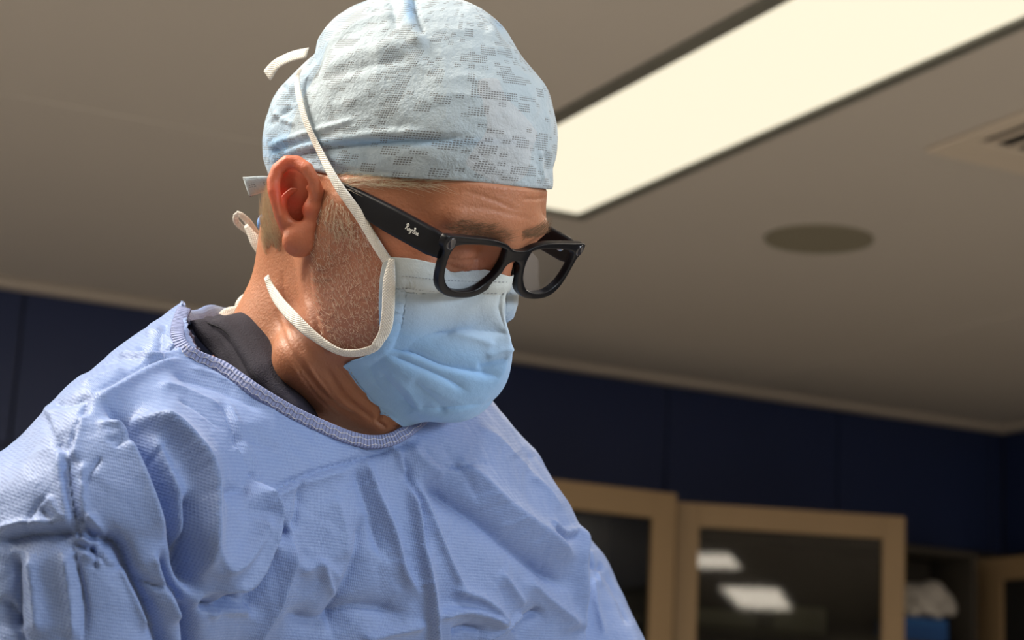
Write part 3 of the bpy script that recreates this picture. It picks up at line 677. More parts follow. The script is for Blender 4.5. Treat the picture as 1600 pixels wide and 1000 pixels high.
def gown_material():
    m = mat('gown_fabric', (.25, .38, .70), .50, spec=.4, sheen=.2); t = NT(m)
    uv = t.t.nodes.new('ShaderNodeUVMap').outputs[0]
    sep = t.t.nodes.new('ShaderNodeSeparateXYZ'); t.l(uv, sep.inputs[0]); u, v = sep.outputs[0], sep.outputs[1]
    k = 2*math.pi/.0021
    s1 = t.math('SINE', t.math('MULTIPLY', t.math('ADD', u, t.math('MULTIPLY', v, .58)), k))
    s2 = t.math('SINE', t.math('MULTIPLY', t.math('SUBTRACT', u, t.math('MULTIPLY', v, .58)), k))
    dots = t.math('MULTIPLY', t.math('ADD', t.math('MULTIPLY', s1, s2), 0), 1)
    dm = t.math('MULTIPLY', t.math('GREATER_THAN', dots, .35), .42)
    c = t.coord('Object'); nz = t.noise(30, 4, .6, c)
    base = t.mix(nz, (.12, .205, .455), (.155, .25, .51)); base = t.mix(t.math('MULTIPLY', t.noise(900, 2, .5, c), .38), base, (.40, .49, .70))
    base = t.mix(dm, base, (.07, .12, .36)); t.l(base, t.b.inputs['Base Color'])
    vo = t.t.nodes.new('ShaderNodeTexVoronoi'); vo.feature = 'DISTANCE_TO_EDGE'; vo.inputs['Scale'].default_value = 17; vo.inputs['Randomness'].default_value = 1
    dv = t.t.nodes.new('ShaderNodeVectorMath'); dv.operation = 'ADD'; nw = t.noise(12, 2, .5, c, 'Color'); sc_ = t.t.nodes.new('ShaderNodeVectorMath'); sc_.operation = 'SCALE'; sc_.inputs['Scale'].default_value = .06; t.l(nw, sc_.inputs[0]); t.l(c, dv.inputs[0]); t.l(sc_.outputs[0], dv.inputs[1]); t.l(dv.outputs[0], vo.inputs['Vector'])
    cr = t.math('MINIMUM', vo.outputs['Distance'], .10)
    n0 = t.bump(cr, .010, .35)
    n1 = t.bump(t.noise(120, 4, .65, c), .0016, .55, n0); t.bump(dots, .00012, .6, n1)
    return m
m_gown = gown_material()
uvg = np.stack([Vg @ TS, Vg @ TU], 1)
GO = mkmesh('surgical_gown', Vg, Qg, m_gown, PERSON, uv=uvg); GO['label'] = 'blue disposable surgical gown with a dotted weave'
so = GO.modifiers.new('cloth', 'SOLIDIFY'); so.thickness = .0012; so.offset = -1
BG = bvh(Vg, Qg)

# gown neck band: a ribbed strip around the opening
def snap(pts, trees, off, dflt, step=9):
    L = spline(pts, step); out = []
    for x, y in L:
        q = hit(trees, x, y, off); out.append(q if q is not None else None)
    last = dflt
    ds = [(-q[2] if q is not None else np.nan) for q in out]; ds = np.array(ds)
    ok = ~np.isnan(ds); ds = np.interp(np.arange(len(ds)), np.nonzero(ok)[0], ds[ok]) if ok.any() else np.full(len(ds), dflt)
    kk = np.ones(5)/5; pad = np.pad(ds, 2, mode='edge'); ds = np.convolve(pad, kk, 'valid')
    return np.array([P(x, y, dd) for (x, y), dd in zip(L, ds)])
m_band = noise_mat('neck_band_knit', (.20, .24, .46), (.27, .32, .55), 260, .7)
_t = NT(m_band); _uv = _t.t.nodes.new('ShaderNodeUVMap').outputs[0]; _w = _t.t.nodes.new('ShaderNodeTexWave'); _w.inputs['Scale'].default_value = 130; _w.inputs['Distortion'].default_value = 1.5; _t.l(_uv, _w.inputs[0]); _t.bump(_w.outputs['Fac'], .0012, .9)
front = [(288, 482), (280, 502), (277, 522), (285, 542), (308, 558), (345, 573), (372, 591), (402, 612), (450, 641), (500, 665), (545, 683), (580, 690), (612, 686), (640, 670), (664, 650)]
pf = snap(front, [BT, BG], .003, 1.2)
back = np.array([P(690, 640, 1.30), P(700, 590, 1.38), P(600, 500, 1.45), P(470, 470, 1.44), P(400, 478, 1.40)])
pb = spline(back, 0)
loop = np.vstack([pf, pb]); 
NV = np.tile(_n(np.array([.15, .25, 1.0])), (len(pf), 1)); NVb = np.tile(_n(np.array([0, -.1, 1.0])), (len(pb), 1))
ribbon('neck_band', loop, .0088, .0022, m_band, GO, face=np.vstack([NV, NVb]))['label'] = 'ribbed darker blue neck binding with white stitches'
# turned up corner of the gown behind the shoulder
m_band2 = m_gown
pk = spline(np.array([[283, 480, 1.236], [298, 497, 1.262], [318, 498, 1.285], [338, 490, 1.305], [362, 492, 1.34], [400, 485, 1.37]]), 6); pk = np.array([P(*q) for q in pk])
ribbon('neck_band', pk, [.006, .013, .016, .012, .010, .008], .0014, m_gown, GO, face=[.35, .25, .9])
m_thread = mat('white_thread', (.75, .75, .78), .7)
st = []
for off, tr in ((-4, 0), (5, .5)):
    L = pf[6:]; 
    for i in range(0, len(L)-2):
        a = L[i]; b = L[i+1]; tdir = _n(b-a); wdir = _n(np.cross(tdir, [0.15, .25, 1])); c0 = a + wdir*off*4e-4 + np.array([0, 0, .0016])
        st.append([c0, c0 + (b-a)*.55 + wdir*(.0006 if i % 2 else -.0006), c0 + (b-a)*.9])
L = [P(272, 500, 1.218), P(270, 512, 1.214), P(273, 525, 1.210), P(280, 538, 1.208)]
for a, b in zip(L[:-1], L[1:]): st.append([a, a+(b-a)*.45]); st.append([a+(b-a)*.55, a+(b-a)*.95])
tubes('stitching', st, .00022, m_thread, GO, taper=False)

# ---- dark scrub top under the gown
m_scrub = noise_mat('scrub_cotton', (.011, .009, .021), (.015, .012, .027), 40, .85, bump=.0006, bscale=900)
inner = [(352, 505), (372, 492), (392, 492), (412, 505), (434, 535), (455, 575), (472, 612), (488, 640), (500, 665)]
outer = [(280, 515), (290, 505), (300, 505), (312, 530), (340, 560), (375, 592), (420, 625), (460, 655), (490, 690)]
nn = 40
def interp(pl, n):
    s = spline(pl, 4); q = np.concatenate([[0], np.cumsum(np.linalg.norm(np.diff(s, axis=0), axis=1))]); u = np.linspace(0, q[-1], n)
    return np.stack([np.interp(u, q, s[:, 0]), np.interp(u, q, s[:, 1])], 1)
I2, O2 = interp(inner, nn), interp(outer, nn)
DI = np.interp(np.linspace(0, 1, nn), [0, .2, .5, .8, 1], [1.285, 1.262, 1.236, 1.222, 1.222]); DO = np.interp(np.linspace(0, 1, nn), [0, .25, .5, .8, 1], [1.262, 1.245, 1.215, 1.205, 1.21])
rows = 22; V = []
for i in range(nn):
    for j in range(rows):
        t_ = j/(rows-1); x, y = I2[i]*(1-t_) + O2[i]*t_; dd = DI[i]*(1-t_) + DO[i]*t_ - .010*math.sin(math.pi*t_)
        V.append(P(x, y, dd))
Fq = np.array([(i*rows+j, i*rows+j+1, (i+1)*rows+j+1, (i+1)*rows+j) for i in range(nn-1) for j in range(rows-1)])
V = np.array(V); NN = vnormals(V, Fq); NN = NN * np.sign((NN * -V).sum(1))[:, None]
V = strokes(V, NN, [([(318, 502), (345, 520), (375, 560), (395, 600), (405, 630)], 4, -2.2), ([(330, 498), (362, 518), (392, 565), (415, 612)], 9, 1.6), ([(326, 505), (340, 530), (352, 552)], 4, -1.8), ([(300, 512), (325, 524), (345, 548)], 6, 1.4), ([(318, 503), (334, 499), (350, 496)], 3, -1.6), ([(366, 498), (395, 530), (430, 600), (445, 640)], 14, 1.2)], front=-1)
o = mkmesh('scrub_top', V, Fq, m_scrub, PERSON); o['label'] = 'dark navy scrub top collar showing inside the gown'
s_ = o.modifiers.new('cloth', 'SOLIDIFY'); s_.thickness = .003; s_.offset = 0
for pl in ([(322, 504), (352, 518), (384, 562), (404, 600), (420, 632)],):
    L = [hit([bvh(V, Fq)], x, y, .0018) for x, y in spline(pl, 8)]; L = [q for q in L if q is not None]
    tubes('seam', [L], .0005, mat('seam_dark', (.008, .008, .014), .9), o, kind=None, taper=False, sides=5)

# ---- cap
def cap_material():
    m = mat('cap_tissue', (.60, .72, .80), .7, sheen=.3, spec=.3); t = NT(m)
    uv = t.t.nodes.new('ShaderNodeUVMap').outputs[0]; sep = t.t.nodes.new('ShaderNodeSeparateXYZ'); t.l(uv, sep.inputs[0]); u, v = sep.outputs[0], sep.outputs[1]
    pu, pv = .0018, .00145
    # stepped clusters of little slots
    def cells(s, off):
        cu = t.math('FLOOR', t.math('DIVIDE', t.math('ADD', u, off), pu*s[0])); cv = t.math('FLOOR', t.math('DIVIDE', t.math('ADD', v, off), pv*s[1]))
        cb = t.t.nodes.new('ShaderNodeCombineXYZ'); t.l(cu, cb.inputs[0]); t.l(cv, cb.inputs[1]); cb.inputs[2].default_value = off*1000
        wn = t.t.nodes.new('ShaderNodeTexWhiteNoise'); t.l(cb.outputs[0], wn.inputs['Vector']); return wn.outputs['Value']
    a = t.math('GREATER_THAN', cells((6, 4), .0), .76); b = t.math('GREATER_THAN', cells((3, 2), .0042), .82); 
    mask = t.math('MAXIMUM', a, b)
    fu = t.math('FRACT', t.math('DIVIDE', u, pu)); fv_ = t.math('FRACT', t.math('DIVIDE', v, pv))
    slot = t.math('MULTIPLY', t.math('LESS_THAN', fu, .70), t.math('LESS_THAN', fv_, .48)); hole = t.math('MULTIPLY', slot, mask)
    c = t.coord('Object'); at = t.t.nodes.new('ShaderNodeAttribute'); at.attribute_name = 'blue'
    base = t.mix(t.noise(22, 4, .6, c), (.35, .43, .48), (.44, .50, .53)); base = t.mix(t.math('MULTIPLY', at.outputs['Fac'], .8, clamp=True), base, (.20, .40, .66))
    nz = t.math('MULTIPLY', t.math('GREATER_THAN', t.noise(9, 2, .5, c), .54), .25)
    base = t.mix(nz, base, (.56, .50, .49))
    base = t.mix(t.math('MULTIPLY', hole, .82), base, (.09, .085, .08)); t.l(base, t.b.inputs['Base Color'])
    n1 = t.bump(t.noise(70, 5, .65, c), .004, .55); n2 = t.bump(t.noise(600, 3, .6, c), .0006, .6, n1); t.bump(hole, .0006, -.6, n2)
    return m
m_cap = cap_material()
h = .0022; lo = np.array([-.185, .055, -1.40]); hi = np.array([.055, .235, -1.085])
_, G = grid(lo, hi, h)
d = ell(G, Hp(0, -106, 30), (.0765, .0955, .0925), HA)
d = smin(d, ell(G, Hp(0, -48, 42), (.054, .034, .050), HA), .03)
d = smin(d, ell(G, Hp(0, -172, 4), (.055, .034, .045), HA), .03)
Vc, Qc = nets(d, lo, h); Vc = smooth(Vc, Qc, 2)
Vc, Qc = subdiv(Vc, Qc); Vc = smooth(Vc, Qc, 2)
Vc = warp(Vc, [((413, 170), (424, 165)), ((860, 60), (838, 68), 50), ((875, 180), (862, 180), 60), ((880, 245), (868, 245), 45), ((445, 90), (470, 98), 50)])
# brim: keep what lies above a plane through the head, dipping at the nape
hc = Hinv(Vc)
px, py = proj(Vc)
keep = hc[:, 2] > brim(hc)
Qc = Qc[keep[Qc].all(1)]; Vc, Qc, _ = compact(Vc, Qc)
_e = np.sort(np.concatenate([Qc[:, [k, (k+1) % 4]] for k in range(4)]), 1); _u, _c = np.unique(_e[:, 0].astype(np.int64)*len(Vc)+_e[:, 1], return_counts=True)
_b = _u[_c == 1]; _bv = np.unique(np.concatenate([_b // len(Vc), _b % len(Vc)]))
_h = Hinv(Vc[_bv]); Vc[_bv] += ((brim(_h) - _h[:, 2])*1e-3)[:, None]*HZ       # straight hem
Nc = vnormals(Vc, Qc)
CAPS = [([(412, 262), (440, 250), (500, 234), (560, 224), (640, 218), (700, 213), (745, 207)], 11, -2.4, 's', 3), ([(430, 240), (500, 222), (600, 208), (680, 206)], 6, 1.6),
        ([(415, 230), (445, 218), (480, 208), (540, 190), (560, 184)], 4, 1.6), ([(420, 240), (455, 228), (500, 215)], 4, -1.6), ([(416, 200), (440, 180), (465, 165)], 5, -1.4),
        ([(425, 175), (440, 185), (462, 195)], 4, 1.6), ([(440, 130), (452, 150), (462, 165)], 5, -2.0),
        ([(630, -20), (636, 20), (650, 60), (672, 70)], 9, 3.0), ([(645, -10), (650, 25), (662, 55)], 5, -3.0), ([(610, -10), (616, 20), (620, 50)], 7, -2.0),
        ([(470, 110), (520, 60), (580, 28), (640, 20)], 7, 1.4), ([(490, 130), (540, 90), (620, 70), (660, 72)], 10, 1.2), ([(510, 120), (570, 105), (650, 85)], 8, -1.0),
        ([(772, 20), (782, 40), (800, 65), (826, 76)], 6, -2.6), ([(780, 15), (795, 40), (815, 62)], 5, 2.0), ([(760, 40), (780, 75), (830, 84)], 8, 1.6), ([(720, 10), (760, 20), (800, 40)], 7, 1.2),
        ([(560, 20), (600, 8), (640, 0)], 6, 1.6), ([(846, 100), (852, 150), (858, 200)], 5, 1.2), ([(845, 232), (846, 260), (850, 285)], 3, 1.6), ([(852, 235), (856, 262), (862, 290)], 5, -1.4),
        ([(500, 262), (560, 268), (640, 274)], 5, -1.0), ([(470, 250), (490, 262), (530, 272)], 5, 1.4), ([(425, 226), (438, 246), (470, 256)], 6, -1.6)]
Vc = strokes(Vc, Nc, CAPS)
Vc = Vc + Nc*(fbm(Vc, 70, 3, 11)*.0009 - np.abs(fbm(Vc, 130, 2, 12))*.0009)[:, None]
hc = Hinv(Vc); px, py = proj(Vc); ang = np.arctan2(hc[:, 0], hc[:, 1]+107)
uvc = np.stack([ang*.088, (hc[:, 2] - .36*hc[:, 1])*1e-3], 1)
g = lambda x, y, rx, ry: np.exp(-(((px-x)/rx)**2 + ((py-y)/ry)**2))
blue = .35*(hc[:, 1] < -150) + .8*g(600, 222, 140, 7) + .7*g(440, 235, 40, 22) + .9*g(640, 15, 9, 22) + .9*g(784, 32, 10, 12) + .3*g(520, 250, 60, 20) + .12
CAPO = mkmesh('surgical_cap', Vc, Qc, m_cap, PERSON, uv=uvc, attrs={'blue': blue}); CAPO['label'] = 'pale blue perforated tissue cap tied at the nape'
s_ = CAPO.modifiers.new('cloth', 'SOLIDIFY'); s_.thickness = .0008; s_.offset = 0
BC = bvh(Vc, Qc)

# ---- face mask
def mask_material():
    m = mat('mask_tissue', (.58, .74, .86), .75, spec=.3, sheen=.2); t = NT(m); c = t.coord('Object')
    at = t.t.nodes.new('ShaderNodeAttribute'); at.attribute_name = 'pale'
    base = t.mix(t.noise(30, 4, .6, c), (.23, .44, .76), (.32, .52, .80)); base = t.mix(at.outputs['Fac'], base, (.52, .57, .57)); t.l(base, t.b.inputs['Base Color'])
    n1 = t.bump(t.noise(90, 4, .6, c), .0018, .5); t.bump(t.noise(900, 3, .6, c), .0004, .5, n1); return m
m_mask = mask_material()
# mask sheet: rows from the nose down, columns from his right cheek round to his left
prof = [(-18, 4), (-38, 14), (-55, 21), (-70, 23.5), (-84, 22), (-98, 17), (-110, 8), (-121, -4), (-130, -16), (-134, -26)]   # centre line z, y
edge = [(-29, -45), (-41, -42), (-54, -38), (-66, -34), (-76, -31), (-83, -32), (-88, -36), (-93, -42), (-97, -48), (-101, -53)]  # side edge z, y
halfw = [61, 61, 61, 61, 61, 61, 60, 60, 59, 57]
nu, nv = 150, 150
def rowi(tab, n): 
    s = spline(np.array(tab, float), 0); k = np.linspace(0, len(s)-1, n); return np.stack([np.interp(k, np.arange(len(s)), s[:, i]) for i in range(s.shape[1])], 1)
PR, ED, HWd = rowi(prof, nv), rowi(edge, nv), rowi([(a, 0) for a in halfw], nv)[:, 0]
V = []
for j in range(nv):
    for i in range(nu):
        u = -1 + 2*i/(nu-1); a = abs(u)
        k_ = a**np.interp(j/(nv-1), [0, .2, .42, .6], [.72, .8, 1.35, 2.1]); x = HWd[j]*np.sign(u)*(1-(1-a)**1.25)*1.0
        z = PR[j][0]*(1-k_) + ED[j][0]*k_; y = PR[j][1]*(1-k_) + ED[j][1]*k_
        V.append(Hp(x, y, z))
V = np.array(V); Fq = np.array([(j*nu+i, j*nu+i+1, (j+1)*nu+i+1, (j+1)*nu+i) for j in range(nv-1) for i in range(nu-1)])
MASKW = []
V = warp(V, MASKW, 60)
for i in range(len(V)):                                        # the sheet lies on the skin, never inside it
    q = BH.find_nearest(Vector(V[i]))
    if q[0] is not None:
        sgn = (Vector(V[i]) - q[0]).dot(q[1])
        if sgn < .0018 and q[3] < .03 and (sgn > -.007 or (V[i]-HO)@HX < 0): V[i] = np.array(q[0] + q[1]*.0018)
V = smooth(V, Fq, 3)
NN = vnormals(V, Fq); NN = NN * (1 if (NN * -V).sum() > 0 else -1)
MASKS = [([(808, 522), (740, 516), (670, 516), (612, 512)], 16, -3.0, 's', 3), ([(790, 592), (735, 580), (690, 570), (650, 553), (598, 540)], 18, -3.0, 's', 3),
         ([(735, 616), (700, 594), (650, 572), (600, 552)], 12, -2.5, 's', 4), ([(776, 540), (740, 528), (700, 516)], 10, 1.8), ([(800, 560), (770, 566), (745, 575)], 8, -2.2), ([(806, 545), (785, 548), (760, 560)], 6, 1.8),
         ([(590, 580), (620, 610), (645, 645)], 6, -1.4), ([(610, 580), (640, 610), (660, 645)], 8, 1.4), ([(640, 590), (680, 625), (700, 645)], 10, -1.2), ([(620, 436), (700, 442), (800, 446)], 7, 1.0), ([(620, 456), (700, 462), (800, 466)], 5, -1.0),
         ([(700, 470), (730, 490), (745, 515)], 12, -1.0), ([(780, 470), (790, 490), (800, 515)], 8, -1.2), ([(660, 630), (720, 640), (770, 618)], 10, 1.0)]
V = strokes(V, NN, [(g_[0], g_[1]) + (g_[2]*1.25,) + tuple(g_[3:]) for g_ in MASKS], front=0, crisp=True)
V += NN*(fbm(V, 80, 3, 21)*.0005)[:, None]
def lay_over(V, tree, gap, reach=.02):
    V = V.copy()
    for i in range(len(V)):
        q = tree.find_nearest(Vector(V[i]))
        if q[0] is not None:
            sgn = (Vector(V[i]) - q[0]).dot(q[1])
            if sgn < gap and q[3] < reach and (sgn > -.007 or (V[i]-HO)@HX < 0): V[i] = np.array(q[0] + q[1]*gap)
    return V
V = warp(V, [((828, 465), (808, 468), 35), ((820, 500), (808, 502), 30)])
V = lay_over(V, BH, .0014)
pale = np.clip(1.15 - (np.arange(nv*nu)//nu)/nv*3.2, 0, 1)  # blue bounce light from below put into the colour: lower rows bluer
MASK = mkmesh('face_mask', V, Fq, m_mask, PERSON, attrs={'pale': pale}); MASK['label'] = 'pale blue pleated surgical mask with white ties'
s_ = MASK.modifiers.new('cloth', 'SOLIDIFY'); s_.thickness = .0012; s_.offset = 0
BM = bvh(V, Fq); VM = V
def strap_material():
    m = mat('strap_fabric', (.80, .78, .72), .75); t = NT(m); uv = t.t.nodes.new('ShaderNodeUVMap').outputs[0]
    sep = t.t.nodes.new('ShaderNodeSeparateXYZ'); t.l(uv, sep.inputs[0]); k = 2*math.pi/.0018
    dd = t.math('MULTIPLY', t.math('SINE', t.math('MULTIPLY', sep.outputs[0], k)), t.math('SINE', t.math('MULTIPLY', sep.outputs[1], k)))
    t.l(t.mix(t.math('MULTIPLY', t.math('GREATER_THAN', t.math('ABSOLUTE', dd), .45), .30), (.80, .78, .72), (.50, .48, .44)), t.b.inputs['Base Color']); t.bump(dd, .0003, .6)
    return m
m_strap = strap_material()
ALL = [BH, BE, BC]
def facing(p, trees):
    out = []
    for q in p:
        x = 800 + q[0]/-q[2]*FPX; y = 500 - q[1]/-q[2]*FPX; hp, n_ = hitn(trees, x, y); out.append(n_ if n_ is not None else np.array([-.4, 0, .9]))
    out = np.array(out); kk = np.ones(9)/9
    for c in range(3): out[:, c] = np.convolve(np.pad(out[:, c], 4, mode='edge'), kk, 'valid')
    return out / np.linalg.norm(out, axis=1)[:, None]
def strap(name, pts, wpx, trees=ALL, off=.0016, dflt=1.2, smooth_n=9, parent=MASK):
    L = spline(pts, 6); ds = []
    for x, y in L:
        q = hit(trees, x, y, off); ds.append(-q[2] if q is not None else np.nan)
    ds = np.array(ds); ok = ~np.isnan(ds); ds = np.interp(np.arange(len(ds)), np.nonzero(ok)[0], ds[ok]) if ok.any() else np.full(len(ds), dflt)
    n2 = smooth_n//2; dm = ds.copy()
    mn = np.array([ds[max(0, i-n2):i+n2+1].min() for i in range(len(ds))]); kk = np.ones(smooth_n)/smooth_n
    ds2 = np.convolve(np.pad(mn, n2, mode='edge'), kk, 'valid')
    p = np.array([P(x, y, dd) for (x, y), dd in zip(L, ds2)])
    wd = [q*4e-4 for q in (wpx if isinstance(wpx, (list, tuple)) else [wpx])]*1
    wd = wd[0] if len(wd) == 1 else wd
    return ribbon(name, p, wd, .0009, m_strap, parent, face=facing(p, trees))
strap('strap', [(608, 412), (590, 385), (560, 335), (525, 285), (497, 232), (478, 190), (467, 150), (464, 125), (470, 106)], [16, 16, 16, 15, 14, 13, 12, 9])
strap('strap', [(612, 404), (608, 440), (606, 490), (600, 520), (584, 544)], [10, 20, 20, 19, 12], trees=[BM, BH], off=.0022)['label'] = 'white edge binding'
strap('strap', [(600, 520), (586, 543), (556, 552), (526, 548), (490, 525), (462, 500), (438, 474), (424, 452), (416, 432)], [12, 13, 14, 13, 14, 18, 20, 19, 12], trees=[BM, BH])
# tie end sticking out behind the crown
p = np.array([P(*q) for q in spline(np.array([[480, 82, 1.215], [455, 88, 1.225], [432, 100, 1.235], [417, 118, 1.24]]), 5)])
ribbon('strap', p, [.0075, .0078, .008, .0095], .0008, m_strap, MASK, face=[-.25, .35, .9])
# loops of the knot at the nape
p = np.array([P(*q) for q in spline(np.array([[420, 400, 1.30], [398, 365, 1.30], [386, 345, 1.30], [372, 334, 1.30], [368, 343, 1.302], [374, 352, 1.304], [392, 368, 1.304], [408, 392, 1.304], [418, 408, 1.304]]), 4)])
ribbon('tie_loop', p, [.0085, .007, .006, .004, .004, .003, .004, .007], .0009, m_strap, MASK, face=[0.1, .1, 1])
p = np.array([P(*q) for q in spline(np.array([[384, 352, 1.298], [400, 378, 1.294], [413, 400, 1.292]]), 4)])
ribbon('tie_loop', p, [.003, .008, .007], .0009, m_strap, MASK, face=[-.1, .1, 1])
p = np.array([P(*q) for q in spline(np.array([[412, 460, 1.30], [392, 462, 1.31], [376, 472, 1.315], [369, 486, 1.315]]), 4)])
ribbon('tie_loop', p, [.006, .010, .009, .004], .0009, m_strap, MASK, face=[-.15, .5, .8])
p = np.array([P(*q) for q in spline(np.array([[372, 484, 1.31], [355, 489, 1.31], [342, 500, 1.305]]), 4)])
ribbon('tie_loop', p, [.006, .008, .009], .0009, m_strap, MASK, face=[-.15, .3, .9])
# stitched rows on the mask
st = []
for pl in ([(628, 431), (700, 438), (802, 441)], [(628, 450), (700, 457), (802, 459)], [(545, 575), (565, 607), (585, 633), (610, 652)]):
    L = spline(pl, 5.5)
    for i in range(0, len(L)-1):
        a, b = (hit([BM], x, y, .0009) for x, y in (L[i], L[i]*.45+L[i+1]*.55))
        if a is not None and b is not None: st.append([a, b])
tubes('stitching', st, .00028, mat('grey_thread', (.30, .33, .36), .8), MASK, taper=False)
# cap ties at the nape
p = np.array([P(*q) for q in spline(np.array([[425, 285, 1.29], [405, 288, 1.285], [385, 292, 1.28]]), 4)])
o = ribbon('cap_tie', p, [.009, .012, .0145], .0012, m_cap, CAPO, face=[-.2, .1, 1])
p = np.array([P(*q) for q in spline(np.array([[418, 345, 1.285], [411, 340, 1.28], [408, 350, 1.278], [414, 362, 1.28]]), 3)])
o = ribbon('cap_tie', p, [.004, .006, .006, .004], .0012, mat('cap_tie_blue', (.16, .33, .72), .6), CAPO, face=[-.2, .1, 1])

# ---- hair
m_hair = noise_mat('hair_blond_grey', (.86, .77, .60), (.50, .40, .27), 420, .45); m_stub = mat('stubble_white', (.95, .78, .64), .4); m_brow = mat('brow_hair', (.20, .115, .06), .6)
def strand_field(name, poly, n, length, direction, r, mt, trees, jit=.5, lift=.25, kind='stuff', bend=0, parent=PERSON):
    xs_ = [p[0] for p in poly]; ys_ = [p[1] for p in poly]; out = []; tries = 0
    while len(out) < n and tries < n*6:
        tries += 1; x, y = random.uniform(min(xs_), max(xs_)), random.uniform(min(ys_), max(ys_))
        if not inpoly(np.array([x]), np.array([y]), poly)[0]: continue
        q, nn_ = hitn(trees, x, y)
        if q is None: continue
        dx, dy = direction(x, y) if callable(direction) else direction
        a = math.atan2(dy, dx) + random.gauss(0, jit*.5); v = np.array([math.cos(a), math.sin(a), 0.]); v = v - nn_*(v@nn_); v = _n(v); l = length*random.uniform(.6, 1.3)
        L = [q + v*l*s + nn_*l*(lift*s - bend*s*s + .02) for s in ((0, .5, 1) if l < .004 else (0, .25, .5, .75, 1))]
        out.append(L)
    o = tubes(name, out, r, mt, parent, kind=kind); return o
strand_field('stubble', [(492, 340), (560, 350), (600, 410), (602, 500), (575, 545), (530, 545), (500, 520), (486, 440)], 1500, .0030, (.2, 1), .00015, m_stub, [BH], 1.3, .55)
strand_field('hair', [(412, 296), (425, 300), (440, 375), (438, 398), (424, 384), (416, 400), (410, 375), (408, 330)], 620, .012, (.15, 1), .00014, m_hair, [BH], .7, .4, bend=.1)
strand_field('hair', [(525, 272), (640, 278), (700, 284), (660, 292), (560, 292), (530, 296)], 260, .016, (1, -.05), .00010, m_hair, [BH], .35, .08)
strand_field('hair', [(512, 300), (545, 330), (560, 370), (520, 370), (500, 330)], 160, .006, (.3, -1), .00012, m_hair, [BH], .8, .4)
strand_field('eyebrow', [(692, 352), (720, 343), (765, 352), (795, 362), (800, 376), (750, 374), (705, 366)], 420, .0070, (1, .05), .00010, m_brow, [BH], .9, .3)
strand_field('eyebrow', [(815, 362), (845, 352), (864, 346), (866, 360), (840, 370), (815, 376)], 300, .006, (1, .3), .00010, m_brow, [BH], .8, .35)

# ================================================================== GLASSES
GL = empty('eyeglasses', tuple(toworld(HO)), 'thick black rectangular eyeglasses resting low on the surgeon\'s nose', 'glasses')
m_acet = mat('black_acetate', (.003, .004, .007), .30, spec=.25, coat=.06)
def outline_lens(sx):
    # half frame lens opening, mm: x from the bridge outwards, z up
    p = [(13, -4), (12.5, -12), (17, -22), (27, -30), (40, -32), (52, -30.5), (61, -24), (65, -13), (64.5, -4.5), (60, -1.8), (48, -.6), (34, -.4), (22, -1), (15, -2.3)]
    return [(sx*a, b) for a, b in p]
def outer():
    p = [(0, -2.6), (8, -1.9), (16, 1.3), (30, 3.6), (50, 4.0), (64, 4.0), (72, 3.8), (74.5, 2), (74, -3), (70.5, -8), (68.5, -18), (64.5, -28), (56, -34.5), (42, -36.5), (26, -35), (15, -29), (9.5, -20), (7, -13), (0, -10)]
    q = [(-a, b) for a, b in p[::-1][1:-1]]
    return p + q
def closed_spline(pts, k=6):
    p = np.array(pts, float); n = len(p); out = []
    for i in range(n):
        a, b, c, e = p[i-1], p[i], p[(i+1) % n], p[(i+2) % n]
        for t in np.linspace(0, 1, k, endpoint=False): out.append(.5*((2*b)+(-a+c)*t+(2*a-5*b+4*c-e)*t*t+(-a+3*b-3*c+e)*t**3))
    return np.array(out)
def flat_solid(loops, half, bev, place):
    """filled 2-D outline with holes, thickened and bevelled, then bent into place"""
    cu = bpy.data.curves.new('tmp', 'CURVE'); cu.dimensions = '2D'; cu.fill_mode = 'BOTH'; cu.extrude = half - bev; cu.bevel_depth = bev; cu.bevel_resolution = 2; cu.offset = -bev
    for lp in loops:
        s = cu.splines.new('POLY'); s.points.add(len(lp)-1); s.use_cyclic_u = True
        for i, q in enumerate(lp): s.points[i].co = (q[0], q[1], 0, 1)
    ob = bpy.data.objects.new('tmp', cu); COL.objects.link(ob); bpy.context.view_layer.update()
    me = bpy.data.meshes.new_from_object(ob.evaluated_get(bpy.context.evaluated_depsgraph_get()))
    bm = bmesh.new(); bm.from_mesh(me); bmesh.ops.remove_doubles(bm, verts=bm.verts, dist=.01)
    bmesh.ops.subdivide_edges(bm, edges=[e for e in bm.edges if e.calc_length() > 9], cuts=2)
    bmesh.ops.recalc_face_normals(bm, faces=bm.faces)
    V_ = [place(v.co.x, v.co.y, v.co.z) for v in bm.verts]; bm.verts.index_update(); F_ = [[v.index for v in f.verts][::-1] for f in bm.faces]
    bm.free(); bpy.data.objects.remove(ob); bpy.data.curves.remove(cu); bpy.data.meshes.remove(me); return V_, F_
GY, GZ = 0.0, 0.0
TILT = math.radians(3)
def gplace(x, z, t): 
    y = GY - (x/74)**2*3.0 - t; zz = z
    return Hp(x, y + zz*math.sin(TILT), zz + GZ)
def autosm(o, ang=40):
    me = o.data
    for p_ in me.polygons: p_.use_smooth = True
    try: me.set_sharp_from_angle(angle=math.radians(ang))
    except Exception: pass
V_, F_ = flat_solid([closed_spline(outer()), closed_spline(outline_lens(1))[::-1], closed_spline(outline_lens(-1))[::-1]], 2.6, .9, lambda x, z, t: gplace(x, z, t))
o = mkmesh('front_frame', V_, F_, m_acet, GL); autosm(o)
m_lens = bpy.data.materials.new('lens_glass'); m_lens.use_nodes = True
_g = m_lens.node_tree; _g.nodes.clear()
_o = _g.nodes.new('ShaderNodeOutputMaterial'); _mx = _g.nodes.new('ShaderNodeMixShader'); _tr = _g.nodes.new('ShaderNodeBsdfTransparent'); _tr.inputs[0].default_value = (.93, .94, .96, 1)
